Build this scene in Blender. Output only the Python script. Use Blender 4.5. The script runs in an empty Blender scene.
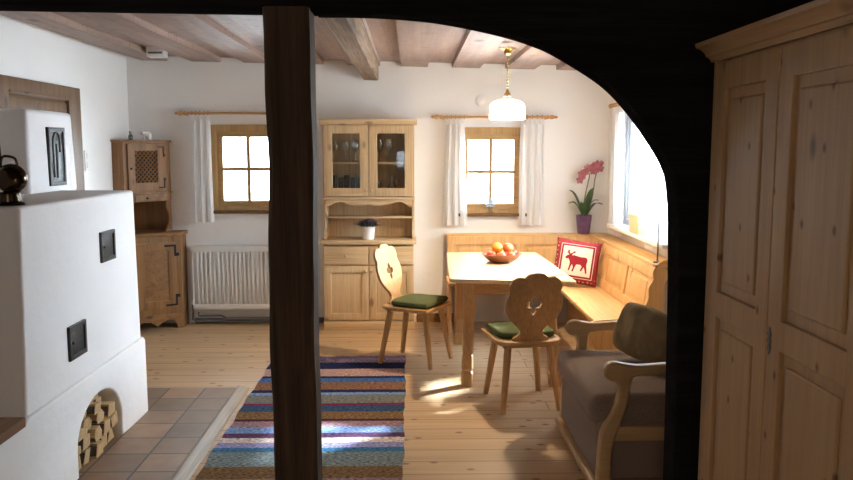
import bpy, bmesh, math, random
from math import sin, cos, pi, radians, sqrt, atan, tan
from mathutils import Vector, Matrix, noise
random.seed(7)
S = bpy.context.scene
COL = S.collection
# ------------------------------------------------------------------ helpers
class MB:
    """collects shapes into one mesh"""
    def __init__(s): s.bm = bmesh.new()
    def _add(s, me, M=None):
        if M is not None: me.transform(M)
        s.bm.from_mesh(me); bpy.data.meshes.remove(me)
    def box(s, x0, x1, y0, y1, z0, z1, bev=0.004, seg=2, M=None):
        b = bmesh.new(); bmesh.ops.create_cube(b, size=1)
        for v in b.verts:
            v.co = Vector(((x0+x1)/2 + v.co.x*(x1-x0), (y0+y1)/2 + v.co.y*(y1-y0), (z0+z1)/2 + v.co.z*(z1-z0)))
        if bev > 0:
            bev = min(bev, .45*min(abs(x1-x0), abs(y1-y0), abs(z1-z0)))
            bmesh.ops.bevel(b, geom=b.edges[:], offset=bev, segments=seg, affect='EDGES', profile=.6)
        me = bpy.data.meshes.new('t'); b.to_mesh(me); b.free(); s._add(me, M); return s
    def tube(s, pts, rad, seg=10, cap=True, sx=1., sy=1.):
        pts = [Vector(p) for p in pts]; n = len(pts)
        if not hasattr(rad, '__len__'): rad = [rad]*n
        b = s.bm; rings = []; up = None
        for i, p in enumerate(pts):
            t = (pts[min(i+1, n-1)] - pts[max(i-1, 0)]).normalized()
            if up is None:
                up = Vector((0, 0, 1)) if abs(t.z) < .9 else Vector((1, 0, 0))
            a = t.cross(up).normalized(); c = a.cross(t).normalized(); up = c
            rings.append([b.verts.new(p + (a*cos(2*pi*k/seg)*sx + c*sin(2*pi*k/seg)*sy)*rad[i]) for k in range(seg)])
        for i in range(n-1):
            for k in range(seg):
                b.faces.new((rings[i][k], rings[i][(k+1) % seg], rings[i+1][(k+1) % seg], rings[i+1][k]))
        if cap:
            b.faces.new(rings[0][::-1]); b.faces.new(rings[-1])
        return s
    def lathe(s, prof, c=(0, 0, 0), seg=24, cap=True, M=None, wob=None):
        b = bmesh.new(); rings = []
        for i, (r, z) in enumerate(prof):
            rr = [r*(wob(2*pi*k/seg, i) if wob else 1) for k in range(seg)]
            rings.append([b.verts.new((c[0]+rr[k]*cos(2*pi*k/seg), c[1]+rr[k]*sin(2*pi*k/seg), c[2]+z)) for k in range(seg)])
        for i in range(len(prof)-1):
            for k in range(seg):
                b.faces.new((rings[i][k], rings[i][(k+1) % seg], rings[i+1][(k+1) % seg], rings[i+1][k]))
        if cap:
            b.faces.new(rings[0][::-1]); b.faces.new(rings[-1])
        bmesh.ops.remove_doubles(b, verts=b.verts[:], dist=1e-5)
        bmesh.ops.recalc_face_normals(b, faces=b.faces[:])
        me = bpy.data.meshes.new('t'); b.to_mesh(me); b.free(); s._add(me, M); return s
    def ball(s, c, r, sx=1, sy=1, sz=1, u=16, v=10):
        return s.lathe([(max(1e-4, r*sin(pi*i/v)), -r*cos(pi*i/v)) for i in range(v+1)], seg=u,
                       M=Matrix.Translation(c) @ Matrix.Diagonal((sx, sy, sz, 1)))
    def prism(s, loops, th, bev=0.0, M=None, res=2):
        """2-D outline (first loop) with holes (others), th thick, centred on z=0 of M"""
        cu = bpy.data.curves.new('t', 'CURVE'); cu.dimensions = '2D'; cu.fill_mode = 'BOTH'
        for lp in loops:
            sp = cu.splines.new('POLY'); sp.points.add(len(lp)-1); sp.use_cyclic_u = True
            for p, q in zip(sp.points, lp): p.co = (q[0], q[1], 0, 1)
        bev = min(bev, th*.45)
        cu.extrude = th/2 - bev; cu.bevel_depth = bev; cu.bevel_resolution = res; cu.offset = -bev
        o = bpy.data.objects.new('t', cu); COL.objects.link(o)
        dg = bpy.context.evaluated_depsgraph_get(); dg.update()
        me = bpy.data.meshes.new_from_object(o.evaluated_get(dg))
        bpy.data.objects.remove(o); bpy.data.curves.remove(cu)
        me.materials.clear()
        s._add(me, M); return s
    def mesh(s, vs, fs, M=None):
        me = bpy.data.meshes.new('t'); me.from_pydata(vs, [], fs); s._add(me, M); return s
    def grid(s, f, nu, nv, wrap=False):
        b = s.bm
        g = [[b.verts.new(f(i/(nu-1), j/(nv-1))) for j in range(nv)] for i in range(nu)]
        for i in range(nu-1):
            for j in range(nv-1):
                b.faces.new((g[i][j], g[i+1][j], g[i+1][j+1], g[i][j+1]))
        return s
    def build(s, name, mat, parent=None, smooth=35, loc=None, fix=True):
        me = bpy.data.meshes.new(name)
        if fix:
            bmesh.ops.remove_doubles(s.bm, verts=s.bm.verts[:], dist=1e-6)
            bmesh.ops.recalc_face_normals(s.bm, faces=s.bm.faces[:])
        s.bm.to_mesh(me); s.bm.free()
        if parent is not None:
            r = parent
            while r.parent: r = r.parent
            if r.name in WORLD: me.transform(Matrix.Translation(-Vector(WORLD[r.name])))
        if loc is not None: me.transform(Matrix.Translation(-Vector(loc)))
        me.materials.append(mat)
        if smooth:
            for p in me.polygons: p.use_smooth = True
            me.set_sharp_from_angle(angle=radians(smooth))
        o = bpy.data.objects.new(name, me); COL.objects.link(o)
        if loc is not None: o.location = loc
        if parent is not None: o.parent = parent
        return o
WORLD = {}
def thing(name, label, cat, loc, rot=0, group=None, world=True):
    o = bpy.data.objects.new(name, None); COL.objects.link(o); o.location = loc; o.rotation_euler = (0, 0, rot)
    o.empty_display_size = .1
    o['label'] = label; o['category'] = cat
    if group: o['group'] = group
    if world: WORLD[o.name] = tuple(loc)
    return o
def tag(o, label, cat, group=None):
    o['label'] = label; o['category'] = cat
    if group: o['group'] = group
    return o
def struct(o): o['kind'] = 'structure'; return o
def dup(root, loc, rot=None, label=None, group=None):
    r = root.copy(); COL.objects.link(r); r.location = loc
    if rot is not None: r.rotation_euler = rot if hasattr(rot, '__len__') else (0, 0, rot)
    if label: r['label'] = label
    if group: r['group'] = group
    for ch in list(root.children):
        c = ch.copy(); COL.objects.link(c); c.parent = r
        for g in ch.children:
            d = g.copy(); COL.objects.link(d); d.parent = c
    return r
def spline(pts, n=8, closed=True):
    """Catmull-Rom through 2-D points"""
    out = []; m = len(pts)
    rng = range(m) if closed else range(m-1)
    for i in rng:
        if closed: a, b, c, d = pts[i-1], pts[i], pts[(i+1) % m], pts[(i+2) % m]
        else: a, b, c, d = pts[max(i-1, 0)], pts[i], pts[i+1], pts[min(i+2, m-1)]
        for k in range(n):
            t = k/n
            out.append(tuple(.5*(2*b[j] + (c[j]-a[j])*t + (2*a[j]-5*b[j]+4*c[j]-d[j])*t*t + (3*b[j]-a[j]-3*c[j]+d[j])*t**3) for j in range(len(b))))
    if not closed: out.append(tuple(pts[-1]))
    return out
XZ = lambda y: Matrix(((1, 0, 0, 0), (0, 0, -1, y), (0, 1, 0, 0), (0, 0, 0, 1)))     # outline (x,z) standing at Y=y
YZ = lambda x: Matrix(((0, 0, 1, x), (1, 0, 0, 0), (0, 1, 0, 0), (0, 0, 0, 1)))      # outline (y,z) standing at X=x
def rect(a, b, c, d): return [(a, c), (b, c), (b, d), (a, d)]
# ------------------------------------------------------------------ materials
def nmat(name):
    m = bpy.data.materials.new(name); m.use_nodes = True
    nt = m.node_tree; nt.nodes.clear()
    out = nt.nodes.new('ShaderNodeOutputMaterial'); p = nt.nodes.new('ShaderNodeBsdfPrincipled')
    nt.links.new(p.outputs[0], out.inputs[0])
    return m, nt, p, out
def N(nt, typ, **kw):
    n = nt.nodes.new(typ)
    for k, v in kw.items():
        if k in n.inputs: n.inputs[k].default_value = v
        else: setattr(n, k, v)
    return n
def coords(nt, scale=(1, 1, 1), rot=(0, 0, 0), loc=(0, 0, 0)):
    tc = N(nt, 'ShaderNodeTexCoord'); mp = N(nt, 'ShaderNodeMapping')
    mp.inputs['Scale'].default_value = scale; mp.inputs['Rotation'].default_value = rot; mp.inputs['Location'].default_value = loc
    nt.links.new(tc.outputs['Object'], mp.inputs[0]); return mp.outputs[0]
def ramp(nt, fac, stops, interp='LINEAR'):
    r = N(nt, 'ShaderNodeValToRGB'); cr = r.color_ramp; cr.interpolation = interp
    while len(cr.elements) < len(stops): cr.elements.new(.5)
    for e, (p, c) in zip(cr.elements, stops):
        e.position = p; e.color = (*c, 1) if len(c) == 3 else c
    nt.links.new(fac, r.inputs[0]); return r.outputs[0]
def mix(nt, f, a, b, mode='MIX'):
    m = N(nt, 'ShaderNodeMix', data_type='RGBA', blend_type=mode)
    for sock, v in ((m.inputs[0], f), (m.inputs[6], a), (m.inputs[7], b)):
        if hasattr(v, 'is_linked'): nt.links.new(v, sock)
        else: sock.default_value = v if not isinstance(v, tuple) else ((*v, 1) if len(v) == 3 else v)
    return m.outputs[2]
def bump(nt, p, h, strength=.3, dist=.01):
    b = N(nt, 'ShaderNodeBump', Strength=strength, Distance=dist)
    nt.links.new(h, b.inputs['Height']); nt.links.new(b.outputs[0], p.inputs['Normal']); return b
def plain(name, c, rough=.6, metal=0, noise=.0, nscale=30, bmp=0., spec=.5):
    m, nt, p, out = nmat(name)
    p.inputs['Roughness'].default_value = rough; p.inputs['Metallic'].default_value = metal
    p.inputs['Specular IOR Level'].default_value = spec
    n = N(nt, 'ShaderNodeTexNoise', Scale=nscale, Detail=4.)
    nt.links.new(coords(nt), n.inputs[0])
    lo = tuple(x*(1-noise) for x in c); hi = tuple(min(1, x*(1+noise)) for x in c)
    nt.links.new(ramp(nt, n.outputs[0], [(.3, lo), (.7, hi)]), p.inputs['Base Color'])
    if bmp: bump(nt, p, n.outputs[0], bmp, .01)
    return m
def wood(name, light, dark, axis='z', rough=.5, knots=True, grain=1., bmp=.12, fine=1., spec=.35):
    m, nt, p, out = nmat(name)
    a = {'x': 0, 'y': 1, 'z': 2}[axis]
    sc = [9*fine]*3; sc[a] = .55*fine
    v = coords(nt, sc)
    n1 = N(nt, 'ShaderNodeTexNoise', Scale=1.6, Detail=5., Roughness=.6, Distortion=.6); nt.links.new(v, n1.inputs[0])
    sc2 = [70*fine]*3; sc2[a] = 1.6*fine
    n2 = N(nt, 'ShaderNodeTexNoise', Scale=1.5, Detail=3.); nt.links.new(coords(nt, sc2), n2.inputs[0])
    c1 = ramp(nt, n1.outputs[0], [(.3, dark), (.5, tuple((x+y)/2 for x, y in zip(light, dark))), (.68, light)])
    c2 = ramp(nt, n2.outputs[0], [(.3, (1-.25*grain,)*3), (.6, (1, 1, 1))])
    c = mix(nt, 1., c1, c2, 'MULTIPLY')
    if knots:
        sk = [4.2*fine]*3; sk[a] = 2.2*fine
        vo = N(nt, 'ShaderNodeTexVoronoi', Scale=1.3, Randomness=1.); nt.links.new(coords(nt, sk, loc=(.3, .7, .1)), vo.inputs['Vector'])
        k = ramp(nt, vo.outputs['Distance'], [(.06, (.9, .9, .9)), (.15, (0, 0, 0))])
        c = mix(nt, k, c, tuple(x*.38 for x in dark))
    nt.links.new(c, p.inputs['Base Color'])
    p.inputs['Roughness'].default_value = rough; p.inputs['Specular IOR Level'].default_value = spec
    bump(nt, p, n2.outputs[0], bmp, .004)
    return m
def glassmat(name, tint=(1, 1, 1), refl=.08, fr=.5):
    m, nt, p, out = nmat(name); nt.nodes.remove(p)
    t = N(nt, 'ShaderNodeBsdfTransparent', Color=(*tint, 1)); g = N(nt, 'ShaderNodeBsdfGlossy', Roughness=.03)
    lw = N(nt, 'ShaderNodeLayerWeight', Blend=.3)
    mth = N(nt, 'ShaderNodeMath', operation='MULTIPLY_ADD'); mth.inputs[1].default_value = fr; mth.inputs[2].default_value = refl; mth.use_clamp = True
    nt.links.new(lw.outputs['Fresnel'], mth.inputs[0])
    mx = N(nt, 'ShaderNodeMixShader'); nt.links.new(mth.outputs[0], mx.inputs[0]); nt.links.new(t.outputs[0], mx.inputs[1]); nt.links.new(g.outputs[0], mx.inputs[2])
    nt.links.new(mx.outputs[0], out.inputs[0]); return m
def cloth(name, c, trans=.5, weave=900):
    m, nt, p, out = nmat(name)
    p.inputs['Base Color'].default_value = (*c, 1); p.inputs['Roughness'].default_value = .9; p.inputs['Specular IOR Level'].default_value = .1
    tr = N(nt, 'ShaderNodeBsdfTranslucent', Color=(*c, 1)); mx = N(nt, 'ShaderNodeMixShader', Fac=trans)
    nt.links.new(p.outputs[0], mx.inputs[1]); nt.links.new(tr.outputs[0], mx.inputs[2]); nt.links.new(mx.outputs[0], out.inputs[0]); return m
def plaster(name, c):
    m, nt, p, out = nmat(name)
    n = N(nt, 'ShaderNodeTexNoise', Scale=7., Detail=6., Roughness=.6); v = coords(nt); nt.links.new(v, n.inputs[0])
    n2 = N(nt, 'ShaderNodeTexNoise', Scale=1.2, Detail=2.); nt.links.new(v, n2.inputs[0])
    nt.links.new(ramp(nt, n2.outputs[0], [(.35, tuple(x*.96 for x in c)), (.65, c)]), p.inputs['Base Color'])
    p.inputs['Roughness'].default_value = .9; p.inputs['Specular IOR Level'].default_value = .15
    bump(nt, p, n.outputs[0], .25, .02); return m

PLASTER = plaster('plaster_white', (.86, .85, .83))
STOVEW = plaster('stove_white', (.87, .86, .85))
PINE = {a: wood('pine_'+a, (.68, .49, .285), (.57, .385, .205), a) for a in 'xyz'}
HONEY = {a: wood('honey_pine_'+a, (.72, .46, .21), (.61, .35, .14), a, grain=.7) for a in 'xyz'}
CUP = {a: wood('old_pine_'+a, (.32, .165, .065), (.19, .09, .033), a) for a in 'xyz'}
WARD = {a: wood('wardrobe_pine_'+a, (.49, .31, .15), (.40, .24, .108), a, grain=.5) for a in 'xyz'}
def knots_yz(m, c, sc):
    nt = m.node_tree; p = [n for n in nt.nodes if n.type == 'BSDF_PRINCIPLED'][0]
    src = p.inputs['Base Color'].links[0].from_socket
    tc = N(nt, 'ShaderNodeTexCoord'); sp = N(nt, 'ShaderNodeSeparateXYZ'); cb_ = N(nt, 'ShaderNodeCombineXYZ')
    nt.links.new(tc.outputs['Object'], sp.inputs[0]); nt.links.new(sp.outputs['Y'], cb_.inputs[0])
    mz = N(nt, 'ShaderNodeMath', operation='MULTIPLY'); mz.inputs[1].default_value = .7; nt.links.new(sp.outputs['Z'], mz.inputs[0]); nt.links.new(mz.outputs[0], cb_.inputs[1])
    vo = N(nt, 'ShaderNodeTexVoronoi', voronoi_dimensions='2D', Scale=sc, Randomness=1.); nt.links.new(cb_.outputs[0], vo.inputs['Vector'])
    nt.links.new(mix(nt, ramp(nt, vo.outputs['Distance'], [(.025, (.85, .85, .85)), (.07, (0, 0, 0))]), src, c), p.inputs['Base Color'])
for _m in WARD.values(): knots_yz(_m, (.14, .06, .02), 5.)
CHAIRW = {a: wood('chair_beech_'+a, (.60, .36, .16), (.48, .27, .11), a, knots=False) for a in 'xyz'}
WINW = {a: wood('window_larch_'+a, (.52, .33, .14), (.41, .25, .10), a, knots=False) for a in 'xyz'}
DOORW = {a: wood('door_brown_'+a, (.21, .115, .05), (.12, .06, .024), a) for a in 'xyz'}
PALE = {a: wood('pale_washed_'+a, (.58, .39, .195), (.50, .32, .15), a, knots=False, rough=.4, grain=.4, fine=1.6) for a in 'xyz'}
TIMBER = wood('aged_timber', (.115, .072, .046), (.038, .023, .015), 'z', rough=.75, knots=False, bmp=.9, fine=.8, spec=.2)
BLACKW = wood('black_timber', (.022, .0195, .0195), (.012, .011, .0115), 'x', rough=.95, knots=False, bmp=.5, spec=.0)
BEAMW = wood('grey_beam', (.33, .23, .145), (.13, .085, .055), 'y', rough=.8, knots=False, bmp=.9, fine=.7)
CEILW = wood('ceiling_boards', (.40, .285, .235), (.25, .17, .14), 'y', rough=.5, grain=.6, fine=.6)
def marks(m, c, sc, lo, hi):
    nt = m.node_tree; p = [n for n in nt.nodes if n.type == 'BSDF_PRINCIPLED'][0]
    src = p.inputs['Base Color'].links[0].from_socket
    n = N(nt, 'ShaderNodeTexNoise', Scale=1., Detail=3., Distortion=.4); nt.links.new(coords(nt, sc), n.inputs[0])
    nt.links.new(mix(nt, ramp(nt, n.outputs[0], [(lo, (0, 0, 0)), (hi, (.8, .8, .8))]), src, c), p.inputs['Base Color'])
marks(CEILW, (.10, .06, .045), (9, 38, 9), .60, .70)
BENCHW = wood('stove_bench', (.20, .10, .045), (.12, .055, .022), 'y', rough=.35)
IRON = plain('dark_iron', (.05, .05, .048), .45, .7, .3, 40, .1)
IRONG = plain('grey_iron', (.16, .17, .17), .5, .6, .35, 25, .2)
BLACKIRON = plain('black_iron', (.015, .013, .012), .6, .4)
BRASS = plain('brass', (.62, .44, .17), .25, 1.)
BRONZE = plain('dark_bronze', (.055, .035, .02), .16, .9, .4, 12)
WHITEM = plain('white_enamel', (.82, .82, .80), .35)
WHITEP = plain('white_plastic', (.8, .79, .76), .4)
PORC = plain('white_porcelain', (.85, .85, .84), .2, 0, .04, 40)
PIPE = plain('grey_pipe', (.16, .15, .15), .5)
GLASS = glassmat('window_glass', (.97, .985, .98), .03)
CABGLASS = glassmat('cabinet_glass', (.92, .92, .90), .015, .2)
CLEARG = glassmat('clear_glassware', (.93, .95, .95), .10)
DARKG = glassmat('smoky_glassware', (.42, .48, .48), .12)
CURT = cloth('white_curtain', (.9, .9, .9), .48)
GREENF = plain('green_felt', (.078, .09, .038), .95, 0, .18, 120, .2, .1)
GREYF = plain('grey_upholstery', (.26, .19, .148), .95, 0, .22, 220, .25, .1)
VELVET = plain('olive_velvet', (.23, .165, .085), .9, 0, .3, 5, .1, .2)
RED = plain('red_wool', (.25, .018, .026), .9, 0, .1, 90, .1, .1)
PURPLE = plain('purple_glaze', (.11, .055, .12), .25, 0, .2, 20)
LEAF = plain('orchid_leaf', (.055, .11, .035), .4, 0, .35, 14)
STEMM = plain('stem_green', (.16, .17, .06), .6, 0, .2, 30)
PINKP = plain('orchid_petal', (.36, .105, .12), .7, 0, .3, 40)
LAVL = plain('dark_lavender_leaf', (.05, .06, .05), .8, 0, .4, 50)
LAVF = plain('violet_blossom', (.16, .09, .22), .8, 0, .4, 60)
SOIL = plain('soil', (.03, .02, .015), .95)
BOWL = wood('bowl_wood', (.30, .12, .06), (.20, .07, .035), 'x', rough=.35, knots=False)
ORANGE = plain('orange_peel', (.78, .30, .03), .45, 0, .12, 60, .15)
BARK = plain('bark', (.07, .045, .03), .95, 0, .5, 30, .5)
LOGW = wood('split_log', (.60, .43, .23), (.42, .27, .12), 'x', rough=.85, knots=False, grain=1.2, bmp=.4)
PAPER = plain('tan_paper', (.66, .50, .29), .8, 0, .1, 20)
DARKBRICK = plain('dark_brick', (.10, .095, .09), .95, 0, .3, 10, .3)  # dark grey back of the firewood niche
GREYROD = plain('grey_metal', (.12, .12, .13), .4, .6)

def applemat():
    m, nt, p, out = nmat('apple_skin')
    n = N(nt, 'ShaderNodeTexNoise', Scale=14., Detail=4.); nt.links.new(coords(nt, (1, 1, .4)), n.inputs[0])
    nt.links.new(ramp(nt, n.outputs[0], [(.38, (.55, .045, .03)), (.55, (.62, .16, .05)), (.68, (.72, .50, .18))]), p.inputs['Base Color'])
    p.inputs['Roughness'].default_value = .3; return m
APPLE = applemat()
def floormat():
    m, nt, p, out = nmat('floor_planks')
    tc = N(nt, 'ShaderNodeTexCoord')
    br = N(nt, 'ShaderNodeTexBrick', offset=.37, offset_frequency=2, Scale=1.)
    br.inputs['Brick Width'].default_value = 5.2; br.inputs['Row Height'].default_value = .165; br.inputs['Mortar Size'].default_value = .0034
    br.inputs['Mortar Smooth'].default_value = .4; br.inputs['Bias'].default_value = 0
    br.inputs['Color1'].default_value = (.60, .42, .25, 1); br.inputs['Color2'].default_value = (.50, .34, .195, 1); br.inputs['Mortar'].default_value = (.13, .07, .035, 1)
    nt.links.new(coords(nt, loc=(2.4, .05, 0)), br.inputs['Vector'])
    n2 = N(nt, 'ShaderNodeTexNoise', Scale=1.5, Detail=5., Distortion=.5); nt.links.new(coords(nt, (.8, 14, 1)), n2.inputs[0])
    c = mix(nt, 1., br.outputs['Color'], ramp(nt, n2.outputs[0], [(.3, (.82, .80, .77)), (.62, (1, 1, 1))]), 'MULTIPLY')
    vo = N(nt, 'ShaderNodeTexVoronoi', voronoi_dimensions='2D', Scale=3.3, Randomness=1.); nt.links.new(coords(nt, (.9, 1.5, 1)), vo.inputs['Vector'])
    c = mix(nt, ramp(nt, vo.outputs['Distance'], [(.035, (.9, .9, .9)), (.085, (0, 0, 0))]), c, (.16, .075, .03))
    nt.links.new(c, p.inputs['Base Color']); p.inputs['Roughness'].default_value = .42; p.inputs['Specular IOR Level'].default_value = .4
    bump(nt, p, br.outputs['Fac'], -.25, .004)
    return m
FLOORM = floormat()
def tilemat():
    m, nt, p, out = nmat('terracotta_tiles')
    br = N(nt, 'ShaderNodeTexBrick', offset=0., Scale=1.)
    br.inputs['Brick Width'].default_value = .245; br.inputs['Row Height'].default_value = .24; br.inputs['Mortar Size'].default_value = .006; br.inputs['Bias'].default_value = 0
    br.inputs['Color1'].default_value = (.34, .195, .105, 1); br.inputs['Color2'].default_value = (.17, .11, .066, 1); br.inputs['Mortar'].default_value = (.07, .045, .032, 1)
    nt.links.new(coords(nt), br.inputs['Vector'])
    n = N(nt, 'ShaderNodeTexNoise', Scale=9., Detail=4.); nt.links.new(coords(nt), n.inputs[0])
    c = mix(nt, 1., br.outputs['Color'], ramp(nt, n.outputs[0], [(.3, (.78, .76, .72)), (.7, (1, 1, 1))]), 'MULTIPLY')
    nt.links.new(c, p.inputs['Base Color']); p.inputs['Roughness'].default_value = .5
    bump(nt, p, br.outputs['Fac'], -.5, .006); return m
TILE = tilemat()
RUGY0, RUGY1 = 3.0, 6.24
def rugmat():
    m, nt, p, out = nmat('woven_rug')
    tc = N(nt, 'ShaderNodeTexCoord'); sp = N(nt, 'ShaderNodeSeparateXYZ'); nt.links.new(tc.outputs['Object'], sp.inputs[0])
    n = N(nt, 'ShaderNodeTexNoise', Scale=10., Detail=2.); nt.links.new(tc.outputs['Object'], n.inputs[0])
    ad = N(nt, 'ShaderNodeMath', operation='MULTIPLY_ADD'); ad.inputs[1].default_value = .012; nt.links.new(n.outputs[0], ad.inputs[0]); nt.links.new(sp.outputs['Y'], ad.inputs[2])
    mr = N(nt, 'ShaderNodeMapRange'); mr.inputs[1].default_value = RUGY0; mr.inputs[2].default_value = RUGY1; nt.links.new(ad.outputs[0], mr.inputs[0])
    navy = (.015, .024, .085); blue = (.05, .13, .33); sky = (.18, .30, .55); mauve = (.30, .20, .24); pink = (.40, .27, .25); rust = (.22, .12, .075)
    green = (.17, .19, .18); mag = (.22, .02, .07); slate = (.035, .08, .17); brown = (.20, .125, .06); mar = (.07, .02, .03); white = (.62, .56, .52); lav = (.29, .29, .52); pur = (.10, .05, .11); teal = (.05, .17, .32); gg = (.19, .24, .25)
    # far edge towards the camera: y of each stripe's near edge on the floor
    seq = [(6.24, 6.17, mauve), (6.17, 6.10, lav), (6.10, 6.03, mauve), (6.03, 5.86, navy), (5.86, 5.66, pink), (5.66, 5.615, navy), (5.615, 5.51, blue), (5.51, 5.33, rust), (5.33, 5.275, navy),
           (5.275, 5.22, sky), (5.22, 5.04, green), (5.04, 5.01, mag), (5.01, 4.88, slate), (4.88, 4.74, brown), (4.74, 4.70, mar), (4.70, 4.60, mauve), (4.60, 4.50, sky), (4.50, 4.42, pur), (4.42, 4.35, white),
           (4.35, 4.27, lav), (4.27, 4.215, teal), (4.215, 4.01, gg), (4.01, 3.85, brown), (3.85, 3.7, mauve), (3.7, 3.55, navy), (3.55, 3.4, pink), (3.4, 3.2, blue), (3.2, 3.0, rust)]
    seq = seq[::-1]
    # two ramps because a ramp holds 32 stops
    col = ramp(nt, mr.outputs[0], [(max(0., (b-RUGY0)/(RUGY1-RUGY0)), c) for a, b, c in seq], 'CONSTANT')
    v = N(nt, 'ShaderNodeTexNoise', Scale=1., Detail=2.); nt.links.new(coords(nt, (45, 130, 1)), v.inputs[0])
    c = mix(nt, 1., col, ramp(nt, v.outputs[0], [(.32, (.25, .25, .28)), (.5, (.95, .95, .95)), (.66, (1.6, 1.5, 1.4))]), 'MULTIPLY')
    v2 = N(nt, 'ShaderNodeTexNoise', Scale=1., Detail=2.); nt.links.new(coords(nt, (14, 190, 1)), v2.inputs[0])
    c = mix(nt, .45, c, mix(nt, 1., c, ramp(nt, v2.outputs[0], [(.35, (.5, .6, 1.0)), (.5, (1, 1, 1)), (.65, (1.5, 1.1, .8))]), 'MULTIPLY'))
    nt.links.new(c, p.inputs['Base Color']); p.inputs['Roughness'].default_value = 1.; p.inputs['Specular IOR Level'].default_value = .05
    bump(nt, p, v.outputs[0], .5, .01); return m
RUG = rugmat()
def moosemat():
    m, nt, p, out = nmat('cushion_front')
    tc = N(nt, 'ShaderNodeTexCoord'); sp = N(nt, 'ShaderNodeSeparateXYZ'); nt.links.new(tc.outputs['Object'], sp.inputs[0])
    ax = N(nt, 'ShaderNodeMath', operation='ABSOLUTE'); az = N(nt, 'ShaderNodeMath', operation='ABSOLUTE'); nt.links.new(sp.outputs['X'], ax.inputs[0]); nt.links.new(sp.outputs['Z'], az.inputs[0])
    mx = N(nt, 'ShaderNodeMath', operation='MAXIMUM'); nt.links.new(ax.outputs[0], mx.inputs[0]); nt.links.new(az.outputs[0], mx.inputs[1])
    sc = N(nt, 'ShaderNodeMath', operation='MULTIPLY'); sc.inputs[1].default_value = 5.; nt.links.new(mx.outputs[0], sc.inputs[0])
    r = (.25, .016, .024); w = (.68, .62, .52)
    base = ramp(nt, sc.outputs[0], [(0, w), (.62, r), (.70, w), (.725, r)], 'CONSTANT')
    vo = N(nt, 'ShaderNodeTexVoronoi', Scale=28., Randomness=.3); nt.links.new(tc.outputs['Object'], vo.inputs['Vector'])
    dots = ramp(nt, vo.outputs['Distance'], [(.2, (1, 1, 1)), (.28, (0, 0, 0))])
    edge = ramp(nt, sc.outputs[0], [(0, (0, 0, 0)), (.8, (.55, .55, .55))], 'CONSTANT')
    f = mix(nt, 1., dots, edge, 'MULTIPLY')
    nt.links.new(mix(nt, f, base, w), p.inputs['Base Color']); p.inputs['Roughness'].default_value = .95; return m
MOOSE = moosemat()
def shademat():
    m, nt, p, out = nmat('opal_glass_lit')
    p.inputs['Base Color'].default_value = (.9, .88, .82, 1); p.inputs['Emission Color'].default_value = (1., .86, .64, 1); p.inputs['Emission Strength'].default_value = 15.
    p.inputs['Roughness'].default_value = .3; return m
OPAL = shademat()

RODW = wood('rod_wood', (.62, .36, .15), (.50, .26, .10), 'x', knots=False)
GREYPAINT = plain('grey_paint', (.42, .43, .46), .5)
THRESH = wood('threshold_wood', (.40, .32, .23), (.27, .21, .15), 'y', rough=.4, knots=False)
# ------------------------------------------------------------------ room dimensions (metres; camera stands at the origin, +Y into the room)
XL, XR, YB, YF = -2.60, 1.85, 7.5, -1.6
WT = .16
def zc(x): return 2.395 - .021*x           # the old ceiling sags to the right
o = MB().box(XL-.2, XR+.2, YF-.2, YB+.2, -.12, 0, 0).build('floor', FLOORM); struct(o)
# back wall with two window openings
W1 = (-1.835, -1.195, 1.075, 1.835); W2 = (.445, 1.05, 1.045, 1.81)
o = MB().prism([rect(XL-.2, XR+.2, -.1, 2.7), rect(*W1), rect(*W2)], .45, 0, XZ(YB+.225)).build('wall_back', PLASTER, smooth=0); struct(o)
WR = (5.50, 6.98, .99, 1.97)
o = MB().prism([rect(YF-.2, YB+.2, -.1, 2.7), rect(*WR)], WT, 0, YZ(XR+WT/2)).build('wall_right', PLASTER, smooth=0); struct(o)
o = MB().box(XL-WT, XL, YF-.2, YB+.2, -.1, 2.7, 0).build('wall_left', PLASTER); struct(o)
WFR = (-.35, .1, 1.2, 1.65)
o = MB().prism([rect(XL-.2, XR+.2, -.1, 2.7), rect(*WFR)], WT, 0, XZ(YF-WT/2)).build('wall_front', PLASTER, smooth=0); struct(o)
# ceiling: raised boards between lower lapping boards
mb = MB()
def slab(mb, x0, x1, y0, y1, dz0, dz1, bv=0):
    vs = [(x0+bv, y0, zc(x0)+dz0), (x1-bv, y0, zc(x1)+dz0), (x1, y0, zc(x1)+dz1), (x0, y0, zc(x0)+dz1)]
    vs += [(a, y1, c) for a, b, c in vs]
    mb.mesh(vs, [(0, 1, 2, 3), (7, 6, 5, 4), (0, 4, 5, 1), (1, 5, 6, 2), (2, 6, 7, 3), (3, 7, 4, 0)])
slab(mb, XL-.1, XR+.1, YF-.1, YB+.1, .042, .12)
lows = [(-2.466, -2.222), (-2.006, -1.734), (-1.53, -1.27), (-1.06, -.80), (-.58, -.28), (-.094, .159), (.375, .64), (.87, 1.144), (1.34, 1.61)]
for a, b in lows: slab(mb, a, b, YF, YB+.02, 0, .05, .004)
struct(mb.build('ceiling', CEILW, smooth=0))
# skirting
struct(MB().box(.05, .40, YB-.02, YB, 0, .085, .004).build('baseboard_back', CUP['x']))
struct(MB().box(XL+.55, -.82, YB-.014, YB, 0, .05, .003).build('baseboard_back.001', PIPE))
# ------------------------------------------------------------------ timber partition: beam, arch, post
Yf, Yb = 3.20, 3.34
F, CXp, CYp, H = 800., 426.5, 240., 1.65
pitch = atan(92/F); yaw = atan(15.5/F*cos(pitch))
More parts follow.
